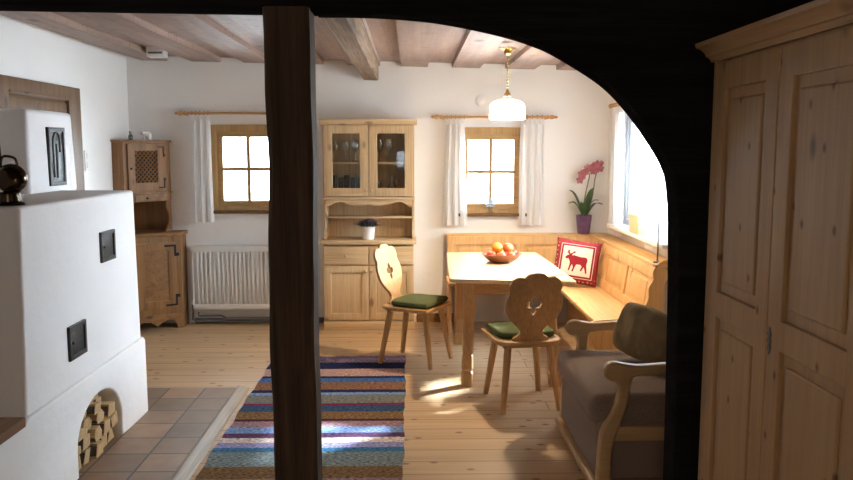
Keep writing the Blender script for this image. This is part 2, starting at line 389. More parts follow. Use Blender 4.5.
# the arch's lower edge, measured on the far face of the partition (metres)
arch = [(-0.372, 2.174), (-0.287, 2.174), (-0.186, 2.173), (-0.08, 2.168), (0.013, 2.161), (0.107, 2.151), (0.245, 2.127), (0.394, 2.093), (0.495, 2.061), (0.555, 2.037), (0.617, 2.004), (0.704, 1.953), (0.765, 1.913), (0.818, 1.869), (0.872, 1.813), (0.926, 1.747), (0.971, 1.683), (1.01, 1.627), (1.042, 1.569), (1.061, 1.513), (1.071, 1.441), (1.077, 1.374), (1.084, 1.2)]
arch = spline(arch, 4, False)
out = [(-.372, 2.6)] + arch + [(1.09, .95), (1.095, .5), (1.098, 0), (XR, 0), (XR, 2.6)]
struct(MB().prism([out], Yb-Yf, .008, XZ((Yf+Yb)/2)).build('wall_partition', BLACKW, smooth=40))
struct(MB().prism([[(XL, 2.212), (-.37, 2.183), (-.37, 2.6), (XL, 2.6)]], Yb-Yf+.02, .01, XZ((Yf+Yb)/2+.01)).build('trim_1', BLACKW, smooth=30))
tp = thing('timber_post', 'rough dark square timber post rising from the striped rug to the beam', 'post', (-.47, 3.2, 0))
mb = MB()
def postf(z, k):
    # slightly hewn outline, leaning a touch
    lean = .004*(z-1.2)
    w = .004*sin(5*z+1.3*k) + .002*sin(13*z+k)
    L, R, A, B = -.565 + w, -.388 + w*.6, 3.15 + w, 3.33
    c = .014 + .004*sin(9*z)
    return [(L+c, A), (R-c, A), (R, A+c), (R, B), (L, B), (L, A+c)]
zs = [.0085] + [i*.06 for i in range(1, 37)] + [2.188]
rings = []
for z in zs: rings.append([mb.bm.verts.new((x, y, z)) for x, y in postf(z, 0)])
for i in range(len(zs)-1):
    for k in range(6): mb.bm.faces.new((rings[i][k], rings[i][(k+1) % 6], rings[i+1][(k+1) % 6], rings[i+1][k]))
mb.bm.faces.new(rings[0][::-1]); mb.bm.faces.new(rings[-1])
mb.build('shaft', TIMBER, tp, smooth=25)
# ceiling beam over the room
bm_ = thing('ceiling_beam', 'weathered grey-brown beam running along the ceiling toward the wooden dresser', 'beam', (-.385, 5.4, 2.29))
mb = MB()
n = 40; rr = []
for i in range(n+1):
    y = 3.36 + (YB-3.36)*i/n; w = .004*sin(6*y) + .003*sin(17*y)
    P = [(-.437+w, 2.42), (-.437+w, 2.29), (-.427, 2.268+w*.6), (-.305, 2.262+w), (-.293-w, 2.275), (-.293-w, 2.42)]
    rr.append([mb.bm.verts.new((a, y, b)) for a, b in P])
for i in range(n):
    for k in range(6): mb.bm.faces.new((rr[i][k], rr[i][(k+1) % 6], rr[i+1][(k+1) % 6], rr[i+1][k]))
mb.bm.faces.new(rr[0][::-1]); mb.bm.faces.new(rr[-1])
mb.build('timber', BEAMW, bm_, smooth=30)
# ------------------------------------------------------------------ windows
def small_window(name, X0, X1, Z0, Z1, mats):
    """frame in the back wall; X0..Z1 the opening"""
    y0, y1 = YB-.012, YB+.05
    f = .045
    mb = MB(); mb.prism([rect(X0-.035, X1+.035, Z0-.03, Z1+.03), rect(X0+f-.01, X1-f+.01, Z0+f-.01, Z1-f+.01)], y1-y0, .004, XZ((y0+y1)/2))
    w = struct(mb.build(name, mats['z'], smooth=30))
    g = .085
    mb = MB(); mb.prism([rect(X0+f-.012, X1-f+.012, Z0+f-.012, Z1-f+.012), rect(X0+g, X1-g, Z0+g, Z1-g)], .045, .006, XZ(YB+.035)); s = mb.build('sash', mats['x'], w, smooth=30)
    mb = MB(); xm = (X0+X1)/2; zm = (Z0+Z1)/2
    mb.box(xm-.016, xm+.016, YB+.02, YB+.05, Z0+g-.005, Z1-g+.005, .003).box(X0+g-.005, X1-g+.005, YB+.021, YB+.049, zm-.015, zm+.015, .003); mb.build('glazing_bar', mats['x'], s)
    MB().box(X0+g-.008, X1-g+.008, YB+.032, YB+.037, Z0+g-.008, Z1-g+.008, 0).build('glass_pane', GLASS, s)
    mb = MB().box(X0-.04, X1+.05, YB-.055, YB+.02, Z0-.032, Z0-.002, .006); mb.build('window_sill', BENCHW, w)
    return w
small_window('window_1', *W1, WINW)
small_window('window_2', *W2, WINW)
# big window in the right wall
y0, y1, z0, z1 = WR
w = struct(MB().prism([rect(y0-.02, y1+.02, z0-.02, z1+.02), rect(y0+.05, y1-.05, z0+.05, z1-.05)], .06, .004, YZ(XR+.05)).build('window_3', GREYPAINT, smooth=30))
mb = MB()
ym = (y0+y1)/2
for a, b in ((y0+.045, ym-.004), (ym+.004, y1-.045)):
    s = MB().prism([rect(a, b, z0+.045, z1-.045), rect(a+.06, b-.06, z0+.11, z1-.11)], .05, .005, YZ(XR+.06)).build('casement', GREYPAINT, w, smooth=30)
    MB().box(XR+.058, XR+.063, a+.055, b-.055, z0+.1, z1-.1, 0).build('glass_pane', GLASS, s)
MB().box(XR-.12, XR+.04, y0-.05, y1+.05, z0-.035, z0-.004, .006).build('window_sill', WHITEM, w)
# unseen window added behind the camera to let fill light into the near room
a, b, c, d = WFR
w = struct(MB().prism([rect(a-.02, b+.02, c-.02, d+.02), rect(a+.07, b-.07, c+.07, d-.07)], .06, .004, XZ(YF-.05)).build('fill_window', WHITEM, smooth=30))
MB().box(a+.06, b-.06, YF-.055, YF-.05, c+.06, d-.06, 0).build('glass_pane', GLASS, w)
# ------------------------------------------------------------------ door in the left wall
dr = struct(MB().prism([[(4.95, 0), (4.95, 2.105), (6.31, 2.105), (6.31, 0), (6.10, 0), (6.10, 2.0), (5.20, 2.0), (5.20, 0)]], .05, .005, YZ(XL+.025)).build('door_1', DOORW['z'], smooth=30))
lf = MB().box(XL+.002, XL+.02, 5.20, 6.10, .01, 2.0, .003).build('door_leaf', DOORW['y'], dr)
MB().prism([rect(5.22, 6.08, .03, 1.98), rect(5.32, 5.98, 1.1, 1.86), rect(5.32, 5.98, .2, .98)], .02, .004, YZ(XL+.028)).build('door_frame_board', DOORW['z'], lf, smooth=30)
MB().box(XL+.018, XL+.06, 5.20, 6.10, 2.005, 2.022, .006).build('door_ledge', DOORW['y'], dr)
# ------------------------------------------------------------------ hearth tiles + edge strip
mb = MB().box(XL+.01, -1.192, YF+.1, 5.37, 0.0, .016, .002)
h = mb.build('hearth_floor', TILE, loc=(-1.165, 5.37, 0)); struct(h)
st = MB().prism([[(-1.196, .0), (-1.196, .022), (-1.186, .025), (-1.172, .022), (-1.125, .010), (-1.115, 0)]], 5.39-YF-.1, 0, XZ((5.39+YF+.1)/2)).build('trim_2', THRESH, smooth=30); struct(st)
# ------------------------------------------------------------------ rug
nx, ny = 40, 160
mb = MB()
def rugp(x, y, top):
    u = (y-RUGY0)/(RUGY1-RUGY0)
    xl, xr = -1.085 + .005*sin(y*7)+.004*sin(y*19), -.045 + .005*sin(y*6+1)+.003*sin(y*23)
    ye = y + .012*sin(x*40)*(u > .999) 
    X = xl + (xr-xl)*x
    return (X, ye - .03*(1-x)*(u) , .0015 + (.0045+.001*sin(y*9+X*5) if top else 0))
gt = [[mb.bm.verts.new(rugp(i/nx, RUGY0+(RUGY1-RUGY0)*j/ny, True)) for j in range(ny+1)] for i in range(nx+1)]
for i in range(nx):
    for j in range(ny): mb.bm.faces.new((gt[i][j], gt[i+1][j], gt[i+1][j+1], gt[i][j+1]))
per = [gt[i][0] for i in range(nx+1)] + [gt[nx][j] for j in range(1, ny+1)] + [gt[i][ny] for i in range(nx-1, -1, -1)] + [gt[0][j] for j in range(ny-1, 0, -1)]
lowp = [mb.bm.verts.new((v.co.x, v.co.y, .001)) for v in per]
for i in range(len(per)):
    j = (i+1) % len(per); mb.bm.faces.new((per[i], lowp[i], lowp[j], per[j]))
mb.bm.faces.new(lowp)
tag(mb.build('striped_rug', RUG), 'long woven rag rug in blue, brown and mauve stripes on plank floor', 'rug')
# ------------------------------------------------------------------ masonry stove
sv = thing('masonry_stove', 'white plastered masonry stove with iron soot doors and firewood niche', 'stove', (-2.1, 4.1, 0))
NY0, NY1, NZ = 3.85, 4.455, .365
def niche():
    c = (NY0+NY1)/2; hw = (NY1-NY0)/2
    return [(NY0, .016), (NY0, .15)] + [(c - hw*cos(pi*t/14), .15 + (NZ-.15)*sin(pi*t/14)) for t in range(1, 14)] + [(NY1, .15), (NY1, .016)]
outl = [(YF+1.2, 0), (YF+1.2, .465), (3.34, .465), (3.345, .478), (3.395, .492), (4.87, .492), (4.895, .47), (4.90, 0)] + niche()[::-1]
mb = MB().prism([outl], .60, .012, YZ(-1.65-.30))
mb.box(XL+.003, -2.20, 3.36, 4.90, 0, .49, .01)
mb.box(XL+.003, -2.20, YF+1.2, 3.38, 0, .462, .01)
base = mb.build('stove_base', STOVEW, sv, smooth=40)
MB().box(-2.215, -2.19, NY0-.03, NY1+.03, .016, NZ+.02, 0).build('niche_back', DARKBRICK, base)
# body tapering upwards
def taper(mb, b0, b1, z0, z1, bev=.02):
    (ax, bx, ay, by), (cx, dx, cy, dy) = b0, b1
    b = bmesh.new()
    vs = [b.verts.new(p) for p in ((ax, ay, z0), (bx, ay, z0), (bx, by, z0), (ax, by, z0), (cx, cy, z1), (dx, cy, z1), (dx, dy, z1), (cx, dy, z1))]
    for f in ((3, 2, 1, 0), (4, 5, 6, 7), (0, 1, 5, 4), (1, 2, 6, 5), (2, 3, 7, 6), (3, 0, 4, 7)): b.faces.new([vs[i] for i in f])
    bmesh.ops.bevel(b, geom=b.edges[:], offset=bev, segments=3, affect='EDGES', profile=.6)
    me = bpy.data.meshes.new('t'); b.to_mesh(me); b.free(); mb._add(me)
mb = MB(); taper(mb, (XL+.003, -1.668, 3.39, 4.875), (XL+.003, -1.672, 3.44, 4.855), .47, 1.398); mb.build('stove_body', STOVEW, sv)
mb = MB(); taper(mb, (XL+.003, -2.09, 4.43, 5.07), (XL+.003, -2.10, 4.46, 5.05), 1.38, 1.865, .03)
mb.box(XL+.003, -2.12, 4.86, 5.05, 0, 1.45, .01); mb.build('upper_block', STOVEW, sv)
def iron_door(Y0, Y1, Z0, Z1, x, mat, name, arched=False):
    d = MB().prism([rect(Y0, Y1, Z0, Z1), rect(Y0+.022, Y1-.022, Z0+.022, Z1-.022)], .02, .004, YZ(x+.004)).build(name, IRON, sv, smooth=30)
    d['label'] = 'dark iron door framed in the white plaster'
    MB().box(x-.008, x+.006, Y0+.015, Y1-.015, Z0+.015, Z1-.015, .003).build('door_plate', mat, d)
    if arched:
        yc = (Y0+Y1)/2; r = (Y1-Y0)*.2; zt = Z1-.075
        pts = [(yc-r, Z0+.05), (yc-r, zt)] + [(yc-r*cos(pi*t/8), zt+r*sin(pi*t/8)) for t in range(1, 8)] + [(yc+r, zt), (yc+r, zt-.07)]
        MB().tube([(x+.008, a, b) for a, b in pts], .007, 8).build('relief_arch', IRON, d)
        MB().tube([(x+.008, yc, Z0+.045), (x+.008, yc, zt-.02)], .009, 8).build('relief_bar', IRON, d)
    else:
        MB().ball((x+.012, Y0+.035, (Z0+Z1)/2), .008).build('door_knob', IRON, d)
    return d
iron_door(4.29, 4.49, 1.035, 1.20, -1.671, IRON, 'soot_door')
iron_door(3.835, 4.035, .615, .785, -1.669, IRON, 'soot_door')
iron_door(4.675, 4.895, 1.43, 1.77, -2.095, IRONG, 'oven_door', True)
MB().box(XL+.01, -1.65, YF+1.2, 3.345, .464, .508, .006).build('stove_bench', BENCHW, sv)
# firewood: wedge shaped split logs lying across the niche
rows = [(.017, 5), (.10, 5), (.18, 4), (.25, 3), (.31, 2)]
ordn = ['first', 'second', 'third', 'fourth', 'fifth', 'sixth']; lay = ['bottom', 'second', 'third', 'fourth', 'top']
c0 = (NY0+NY1)/2
for ri, (zb, cnt) in enumerate(rows):
    half = (NY1-NY0)/2 - .02
    top = zb + .08
    if top > .17: half = (NY1-NY0)/2*sqrt(max(.05, 1-((min(top, .352)-.15)/(NZ-.15))**2)) - .012
    wd = 2*half/cnt
    for k in range(cnt):
        yc = c0-half+wd*(k+.5); hh = (.076 if ri < 2 else .066 if ri == 2 else .056 if ri == 3 else .04)
        a0 = random.uniform(0, 6.28); kk = random.choice((3, 4, 4, 5))
        pts = []
        if kk == 3:
            pr = random.choice(([(-.5, 0), (.5, 0), (.1, 1), (-.25, .8)], [(-.5, .1), (.2, 0), (.5, .9), (-.1, 1)], [(-.5, 0), (.45, 0), (.5, .5), (-.4, 1)]))
        elif kk == 4: pr = random.choice(([(-.48, .0), (.46, 0), (.5, .85), (-.3, 1)], [(-.4, 0), (.5, .05), (.35, 1), (-.5, .8)]))
        else: pr = [(-.3, 0), (.35, 0), (.5, .5), (.2, 1), (-.35, .95), (-.5, .45)]
        pts = [(yc + p[0]*wd*.9, zb + p[1]*hh) for p in pr]
        x1 = -1.662 - random.uniform(.0, .045); x0 = x1-.38
        lg = thing('firewood_log', f'split firewood log, {ordn[k]} from the left in the {lay[ri]} layer inside the stove niche', 'firewood', ((x0+x1)/2, yc, zb), group='split logs stacked in the stove niche')
        MB().prism([pts], x1-x0, .003, YZ((x0+x1)/2)).build('split_wood', LOGW, lg, smooth=30)
        i = len(pts)-1; p, q = Vector(pts[i]), Vector(pts[0]); d = (q-p); nrm = Vector((-d.y, d.x)).normalized()
        cc = Vector((yc, zb+hh*.5))
        if nrm.dot(((p+q)/2)-cc) < 0: nrm = -nrm
        p2 = p.lerp(q, .08); q2 = p.lerp(q, .92)
        MB().prism([[tuple(p2-nrm*.002), tuple(q2-nrm*.002), tuple(q2.lerp(p2, .15)+nrm*.0018), tuple(p2.lerp(q2, .15)+nrm*.0018)]], x1-x0-.004, 0, YZ((x0+x1)/2)).build('bark', BARK, lg, smooth=0)
# bronze lantern on the stove
lt = thing('lantern', 'dark polished bronze globe lantern with curled handle on the white stove', 'lantern', (-1.757, 3.56, 1.400))
lx, ly = -1.757, 3.56
MB().lathe([(.001, 1.400), (.062, 1.400), (.064, 1.404), (.058, 1.412), (.048, 1.418), (.044, 1.45), (.05, 1.458), (.001, 1.462)], (lx-.015, ly, 0)).build('foot', BRONZE, lt)
MB().ball((lx, ly, 1.517), .066, 1, .8, 1, 24, 16).build('globe', BRONZE, lt)
MB().lathe([(.001, 0), (.050, 0), (.054, .006), (.046, .014), (.03, .018), (.001, .02)], M=Matrix.Translation((lx+.012, ly-.048, 1.517)) @ Matrix.Rotation(radians(80), 4, 'X')).build('front_disc', BRONZE, lt)
MB().tube([(lx+.032, ly, 1.398+.002), (lx+.034, ly, 1.46)], .013, 12).build('glass_post', CLEARG, lt)
MB().tube(spline([(lx-.045, ly, 1.565), (lx-.035, ly, 1.61), (lx+.0, ly, 1.612), (lx+.022, ly, 1.60), (lx+.028, ly, 1.572)], 6, False), .006, 8).build('handle', BRONZE, lt)
MB().tube([(lx-.05, ly, 1.55), (lx-.052, ly, 1.64), (lx-.05, ly, 1.70)], [.014, .012, .006], 10).build('spout', BRONZE, lt)

# ------------------------------------------------------------------ corner cupboard (pentagon plan)
cc = thing('corner_cupboard', 'brown pine two-part corner cupboard with lattice door beside the radiator', 'cupboard', (-2.45, 7.3, 0))
def penta(xl, yl, xr, yr): return [(XL+.004, YB-.004), (XL+.004, yl), (xl, yl), (xr, yr), (xr, YB-.004)]
def poly_z(mb, pts, z0, z1, bev=.003): mb.prism([pts[::-1]], z1-z0, bev, Matrix.Translation((0, 0, (z0+z1)/2)))
LOW = dict(xl=-2.50, yl=7.06, xr=-2.11, yr=7.31); UP = dict(xl=-2.50, yl=7.03, xr=-2.235, yr=7.37)
mb = MB(); poly_z(mb, penta(**LOW), .14, .855); mb.build('lower_body', CUP['z'], cc, smooth=20)
mb = MB(); poly_z(mb, penta(-2.50-.01, 7.06-.018, -2.11+.018, 7.31-.01), .855, .89, .008); mb.build('counter_top', CUP['x'], cc, smooth=30)
mb = MB(); poly_z(mb, penta(**UP), 1.245, 1.70); mb.build('upper_body', CUP['z'], cc, smooth=20)
mb = MB(); poly_z(mb, penta(-2.50-.012, 7.03-.02, -2.235+.022, 7.37-.014), 1.70, 1.722, .006); mb.build('cornice', CUP['x'], cc, smooth=30)
mb = MB(); poly_z(mb, penta(-2.50-.01, 7.03-.012, -2.235+.014, 7.37-.01), 1.235, 1.252, .005); mb.build('shelf_moulding', CUP['x'], cc, smooth=30)
mb = MB(); poly_z(mb, penta(**UP), 1.17, 1.235); mb.build('drawer_box', CUP['x'], cc, smooth=20)
def diag(D):
    a = Vector((D['xl'], D['yl'])); b = Vector((D['xr'], D['yr'])); d = (b-a).normalized(); L = (b-a).length
    nrm = Vector((d.y, -d.x))   # outwards
    # maps outline (u along face, v up) with local z = outwards
    M = Matrix(((d.x, 0, nrm.x, a.x), (d.y, 0, nrm.y, a.y), (0, 1, 0, 0), (0, 0, 0, 1)))
    return M, L
ML, LL = diag(LOW); MU, LU = diag(UP)
Tz = lambda z: Matrix.Translation((0, 0, z))
# lower door
d = MB().prism([rect(.06, LL-.05, .20, .80), rect(.13, LL-.12, .275, .725)], .022, .004, ML @ Tz(.011)).build('lower_door', CUP['z'], cc, smooth=30)
MB().prism([rect(.12, LL-.11, .265, .735)], .012, .005, ML @ Tz(.006)).build('door_panel', CUP['x'], d, smooth=30)
for zz, up in ((.735, 1), (.265, -1)):
    u = LL-.055
    MB().prism([[(u-.10, zz+up*.045), (u+.005, zz+up*.045), (u+.005, zz-up*.03), (u+.03, zz-up*.03), (u+.03, zz-up*.06), (u-.012, zz-up*.06), (u-.012, zz+up*.028), (u-.10, zz+up*.028)]], .006, .001, ML @ Tz(.026)).build('iron_hinge', BLACKIRON, d, smooth=20)
# scalloped apron
ap = [(0, .14), (LL, .14), (LL, .0), (LL-.05, .0)] + spline([(LL-.05, .03), (LL-.09, .075), (LL-.15, .085), (LL-.21, .05), (LL/2, .035), (.21, .05), (.15, .085), (.09, .075), (.05, .03)], 5, False) + [(.05, 0), (0, 0)]
MB().prism([ap], .02, .003, ML @ Tz(-.011)).build('apron', CUP['x'], cc, smooth=30)
MB().box(-2.128, -2.11, 7.32, YB-.004, 0, .14, .002).build('side_foot', CUP['z'], cc)
MB().box(XL+.004, -2.50, 7.062, 7.08, 0, .14, .002).build('side_foot', CUP['z'], cc)
# upper lattice door
d = MB().prism([rect(.035, LU-.03, 1.27, 1.685), rect(.105, LU-.10, 1.345, 1.625)], .02, .004, MU @ Tz(.010)).build('lattice_door', CUP['z'], cc, smooth=30)
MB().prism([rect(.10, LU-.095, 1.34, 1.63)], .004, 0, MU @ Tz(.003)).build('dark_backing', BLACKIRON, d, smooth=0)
mb = MB(); u0, u1, v0, v1 = .105, LU-.10, 1.345, 1.625
def clip(c, s):
    pts = []
    for u in (u0, u1):
        v = c + s*(u-u0)
        if v0 <= v <= v1: pts.append((u, v))
    for v in (v0, v1):
        u = u0 + (v-c)/s
        if u0 < u < u1: pts.append((u, v))
    return pts[:2] if len(pts) >= 2 else None
for s in (1., -1.):
    for i in range(-12, 24):
        seg = clip(v0 + i*.042 + (0 if s > 0 else .02), s)
        if seg and (Vector(seg[0])-Vector(seg[1])).length > .02:
            p, q = [MU @ Vector((a, b, .012 + .004*s)) for a, b in seg]; mb.tube([p, q], .0065, 4)
mb.build('lattice', CUP['z'], d, smooth=0)
for zz, up in ((1.63, 1), (1.325, -1)):
    u = LU-.035
    MB().prism([[(u-.06, zz+up*.035), (u+.004, zz+up*.035), (u+.004, zz-up*.03), (u+.018, zz-up*.05), (u-.008, zz-up*.06), (u-.01, zz+up*.024), (u-.06, zz+up*.024)]], .006, .001, MU @ Tz(.024)).build('iron_hinge', BLACKIRON, d, smooth=20)
MB().ball(MU @ Vector((.06, 1.47, .028)), .011).build('door_knob', BLACKIRON, d)
dd = MB().prism([rect(.10, LU-.09, 1.178, 1.228)], .012, .003, MU @ Tz(.006)).build('small_drawer', CUP['x'], cc, smooth=30)
MB().ball(MU @ Vector((LU/2, 1.203, .018)), .010).build('drawer_knob', BLACKIRON, dd)
# bracket boards between the two halves
br = spline([(YB-.004, 1.17), (7.38, 1.17), (7.36, 1.12), (7.42, 1.06), (7.44, 1.0), (7.40, .94), (7.31, .89)], 5, False) + [(YB-.004, .89)]
MB().prism([br], .018, .003, YZ(-2.235-.012)).build('side_bracket', CUP['z'], cc, smooth=30)
br = [(XL+.004, 1.17)] + spline([(-2.50, 1.17), (-2.48, 1.12), (-2.52, 1.04), (-2.53, .98), (-2.50, .92), (-2.44, .89)], 5, False) + [(XL+.004, .89)]
MB().prism([br], .018, .003, XZ(7.095)).build('side_bracket', CUP['z'], cc, smooth=30)
MB().box(XL+.004, -2.24, YB-.02, YB-.004, .89, 1.18, .002).build('back_board', CUP['z'], cc)
MB().box(XL+.004, XL+.02, 7.11, YB-.004, .89, 1.18, .002).build('back_board', CUP['z'], cc)
# figurines
fg = thing('figurine', 'small white ceramic elephant figurine on top of the corner cupboard', 'figurine', (-2.375, 7.31, 1.723))
x, y, z = -2.375, 7.31, 1.723
mb = MB().ball((x, y, z+.045), .032, 1.25, .85, .9)
for sx in (-.024, .024):
    for sy in (-.012, .012): mb.tube([(x+sx, y+sy, z), (x+sx, y+sy, z+.04)], .010, 8)
mb.ball((x-.04, y, z+.062), .022).tube(spline([(x-.055, y, z+.06), (x-.075, y, z+.055), (x-.08, y, z+.075)], 4, False), [.008]*9 if False else .006, 8)
mb.build('body', PORC, fg)
MB().ball((x-.034, y-.02, z+.062), .016, .8, .35, 1).build('ear', PORC, fg)
fg = thing('small_jar', 'little grey glass jar beside the white figurine on the cupboard', 'jar', (-2.50, 7.24, 1.723))
MB().lathe([(.001, 0), (.018, 0), (.02, .02), (.018, .04), (.010, .05), (.011, .062), (.001, .062)], (-2.50, 7.24, 1.723)).build('jar_body', DARKG, fg)
MB().lathe([(.001, 0), (.012, 0), (.012, .012), (.001, .014)], (-2.50, 7.24, 1.785)).build('jar_lid', IRONG, fg)
# light switch on left wall, round wall cap, ceiling box
sw = thing('light_switch', 'white light switch plate on the wall beside the brown door frame', 'switch', (XL, 6.49, 1.55))
MB().box(XL+.001, XL+.012, 6.445, 6.535, 1.47, 1.63, .004).build('switch_plate', WHITEP, sw)
MB().box(XL+.011, XL+.017, 6.465, 6.515, 1.56, 1.61, .002).build('rocker', WHITEP, sw); MB().box(XL+.011, XL+.017, 6.465, 6.515, 1.49, 1.54, .002).build('rocker', WHITEP, sw)
cp = thing('wall_cap', 'round white junction cap on the wall above the curtain rod', 'wall cap', (.645, YB, 2.085))
MB().lathe([(.001, 0), (.048, 0), (.047, .005), (.040, .009), (.001, .011)], M=Matrix.Translation((.645, YB-.0005, 2.085)) @ Matrix.Rotation(radians(90), 4, 'X')).build('cap_disc', WHITEP, cp)
dt = thing('smoke_alarm', 'small white box fixed under the ceiling boards above the corner cupboard', 'alarm', (-2.11, 6.85, 2.40))
MB().box(-2.185, -2.04, 6.78, 6.90, zc(-2.11)-.04, zc(-2.11)+.045, .008).build('housing', WHITEP, dt)
MB().box(-2.17, -2.055, 6.774, 6.782, zc(-2.11)-.015, zc(-2.11)+.0, .002).build('slot', IRONG, dt)

# ------------------------------------------------------------------ radiator
rd = thing('radiator', 'white ribbed panel radiator on the wall beneath the window', 'radiator', (-1.6, 7.43, .1))
RX0, RX1, RZ0, RZ1 = -2.035, -1.03, .15, .745
mb = MB(); nr = 24
prof = []
pitchx = (RX1-RX0-.06)/nr
pts = [(RX0, 7.40)]
for i in range(nr):
    a = RX0+.03+pitchx*i
    pts += [(a+.05*pitchx, 7.40), (a+.25*pitchx, 7.387), (a+.62*pitchx, 7.387), (a+.82*pitchx, 7.40)]
pts += [(RX1, 7.40), (RX1, 7.415), (RX0, 7.415)]
mb.prism([pts], RZ1-RZ0-.10, 0, Matrix.Translation((0, 0, (RZ0+RZ1)/2)))
mb.build('ribbed_panel', WHITEM, rd, smooth=0)
mb = MB().box(RX0, RX1, 7.388, 7.48, RZ1-.055, RZ1, .008).box(RX0, RX1, 7.388, 7.42, RZ0, RZ0+.055, .008).box(RX0, RX0+.012, 7.39, 7.48, RZ0, RZ1, .003).box(RX1-.012, RX1, 7.39, 7.48, RZ0, RZ1, .003).box(RX0, RX1, 7.47, 7.485, RZ0, RZ1, .003)
mb.build('casing', WHITEM, rd)
MB().tube([(RX0-.02, 7.44, .19), (RX0-.02, 7.44, .045), (RX0+.02, 7.44, .03), (RX1, 7.44, .03)], .011, 10).build('supply_pipe', PIPE, rd)
MB().tube([(RX0+.04, 7.42, .12), (RX0+.04, 7.42, .085), (RX0+.25, 7.42, .085), (RX0+.30, 7.42, .062), (RX1-.02, 7.42, .062)], .010, 10).build('return_pipe', PIPE, rd)
MB().lathe([(.001, 0), (.016, 0), (.018, .02), (.014, .04), (.001, .042)], (RX0-.02, 7.44, .19)).build('valve', WHITEM, rd)
# ------------------------------------------------------------------ dresser
ds = thing('dresser', 'light pine kitchen dresser with two glazed doors against the wall', 'dresser', (-.40, 7.3, 0))
DX0, DX1 = -.800, .034
DYB, DYL, DYU = YB-.004, 7.15, 7.245
mb = MB().box(DX0+.01, DX1-.01, DYL+.02, DYB, .02, .79, .003); mb.build('base_cabinet', PINE['z'], ds)
MB().box(DX0+.004, DX1-.004, DYL-.005, DYB, 0, .085, .004).build('plinth', PINE['x'], ds)
MB().box(DX0-.02, DX1+.012, DYL-.025, DYB, .79, .825, .008).build('counter_top', PINE['x'], ds)
XM = (DX0+DX1)/2
def panel_door(name, x0, x1, z0, z1, yf, parent, mats, st=.065, glass=None, knob=None, dep=.02, flat=False):
    d = MB().prism([rect(x0, x1, z0, z1)] + ([] if flat else [rect(x0+st, x1-st, z0+st, z1-st)]), dep, .004, XZ(yf+dep/2)).build(name, mats['z'] if not flat else mats['x'], parent, smooth=30)
    if not flat:
        if glass: MB().box(x0+st-.008, x1-st+.008, yf+.008, yf+.012, z0+st-.008, z1-st+.008, 0).build('glass_pane', glass, d)
        else: MB().prism([rect(x0+st-.006, x1-st+.006, z0+st-.006, z1-st+.006)], .010, .004, XZ(yf+.014)).build('door_panel', mats['z'], d, smooth=30)
    if knob:
        MB().lathe([(.001, 0), (.007, 0), (.006, .008), (.012, .014), (.013, .02), (.008, .026), (.001, .027)], M=Matrix.Translation((knob[0], yf+.001, knob[1])) @ Matrix.Rotation(radians(90), 4, 'X'), seg=14).build('knob', mats['x'], d)
    return d
panel_door('drawer', DX0+.012, XM-.004, .605, .775, DYL, ds, PINE, flat=True, knob=((DX0+XM)/2, .69))
panel_door('drawer', XM+.004, DX1-.012, .605, .775, DYL, ds, PINE, flat=True, knob=((DX1+XM)/2, .69))
panel_door('lower_door', DX0+.012, XM-.003, .095, .592, DYL, ds, PINE, knob=(XM-.03, .548))
panel_door('lower_door', XM+.003, DX1-.012, .095, .592, DYL, ds, PINE, knob=(XM+.03, .548))
# upper part
UX0, UX1 = DX0+.005, DX1-.005
for x0, x1 in ((UX0, UX0+.022), (UX1-.022, UX1)):
    prof = [(DYB, .825), (DYB, 1.86), (DYU+.02, 1.86), (DYU+.02, 1.19)] + spline([(DYU+.02, 1.17), (DYU+.06, 1.10), (DYU+.09, 1.0), (DYU+.06, .92), (DYU+.01, .86), (DYU+.01, .825)], 5, False)
    MB().prism([prof[::-1]], .022, .002, YZ((x0+x1)/2)).build('side_panel', PINE['z'], ds, smooth=30)
MB().box(UX0+.02, UX1-.02, DYB-.012, DYB, .825, 1.86, .001).build('back_panel', PINE['z'], ds)
MB().box(UX0+.02, UX1-.02, DYU+.022, DYB-.01, 1.185, 1.21, .002).build('cabinet_floor', PINE['x'], ds)
MB().box(UX0+.02, UX1-.02, DYU+.04, DYB-.01, 1.505, 1.523, .002).build('inner_shelf', PINE['x'], ds)
MB().box(UX0+.02, UX1-.02, DYU+.022, DYB-.01, 1.845, 1.865, .002).build('cabinet_roof', PINE['x'], ds)
MB().box(UX0+.02, UX1-.02, DYU+.08, DYB-.01, 1.008, 1.026, .003).build('niche_shelf', PINE['x'], ds)
MB().box(XM-.012, XM+.012, DYU+.022, DYU+.045, 1.2, 1.86, .002).build('centre_post', PINE['z'], ds)
# crown moulding
prof = [(DYB, 1.862), (DYU+.0, 1.862), (DYU-.006, 1.868), (DYU-.012, 1.88), (DYU-.026, 1.89), (DYU-.03, 1.905), (DYB, 1.905)]
MB().prism([prof[::-1]], UX1-UX0+.05, .001, YZ((UX0+UX1)/2)).build('crown_moulding', PINE['x'], ds, smooth=30)
xs = [UX0+.02, UX0+.06]
ap = [(UX0+.022, 1.185)] + spline([(UX0+.022, 1.125), (UX0+.05, 1.125), (UX0+.10, 1.155), (UX0+.16, 1.165), (UX0+.24, 1.14), (XM-.05, 1.128), (XM, 1.15), (XM+.05, 1.128), (UX1-.24, 1.14), (UX1-.16, 1.165), (UX1-.10, 1.155), (UX1-.05, 1.125), (UX1-.022, 1.125)], 5, False) + [(UX1-.022, 1.185)]
MB().prism([ap[::-1]], .016, .002, XZ(DYU+.018)).build('scalloped_apron', PINE['x'], ds, smooth=30)
MB().box(UX0-.006, UX1+.006, DYU-.006, DYU+.03, 1.187, 1.207, .004).build('rail_moulding', PINE['x'], ds)
panel_door('glazed_door', UX0+.012, XM-.003, 1.215, 1.855, DYU, ds, PINE, .075, CABGLASS, (XM-.028, 1.27))
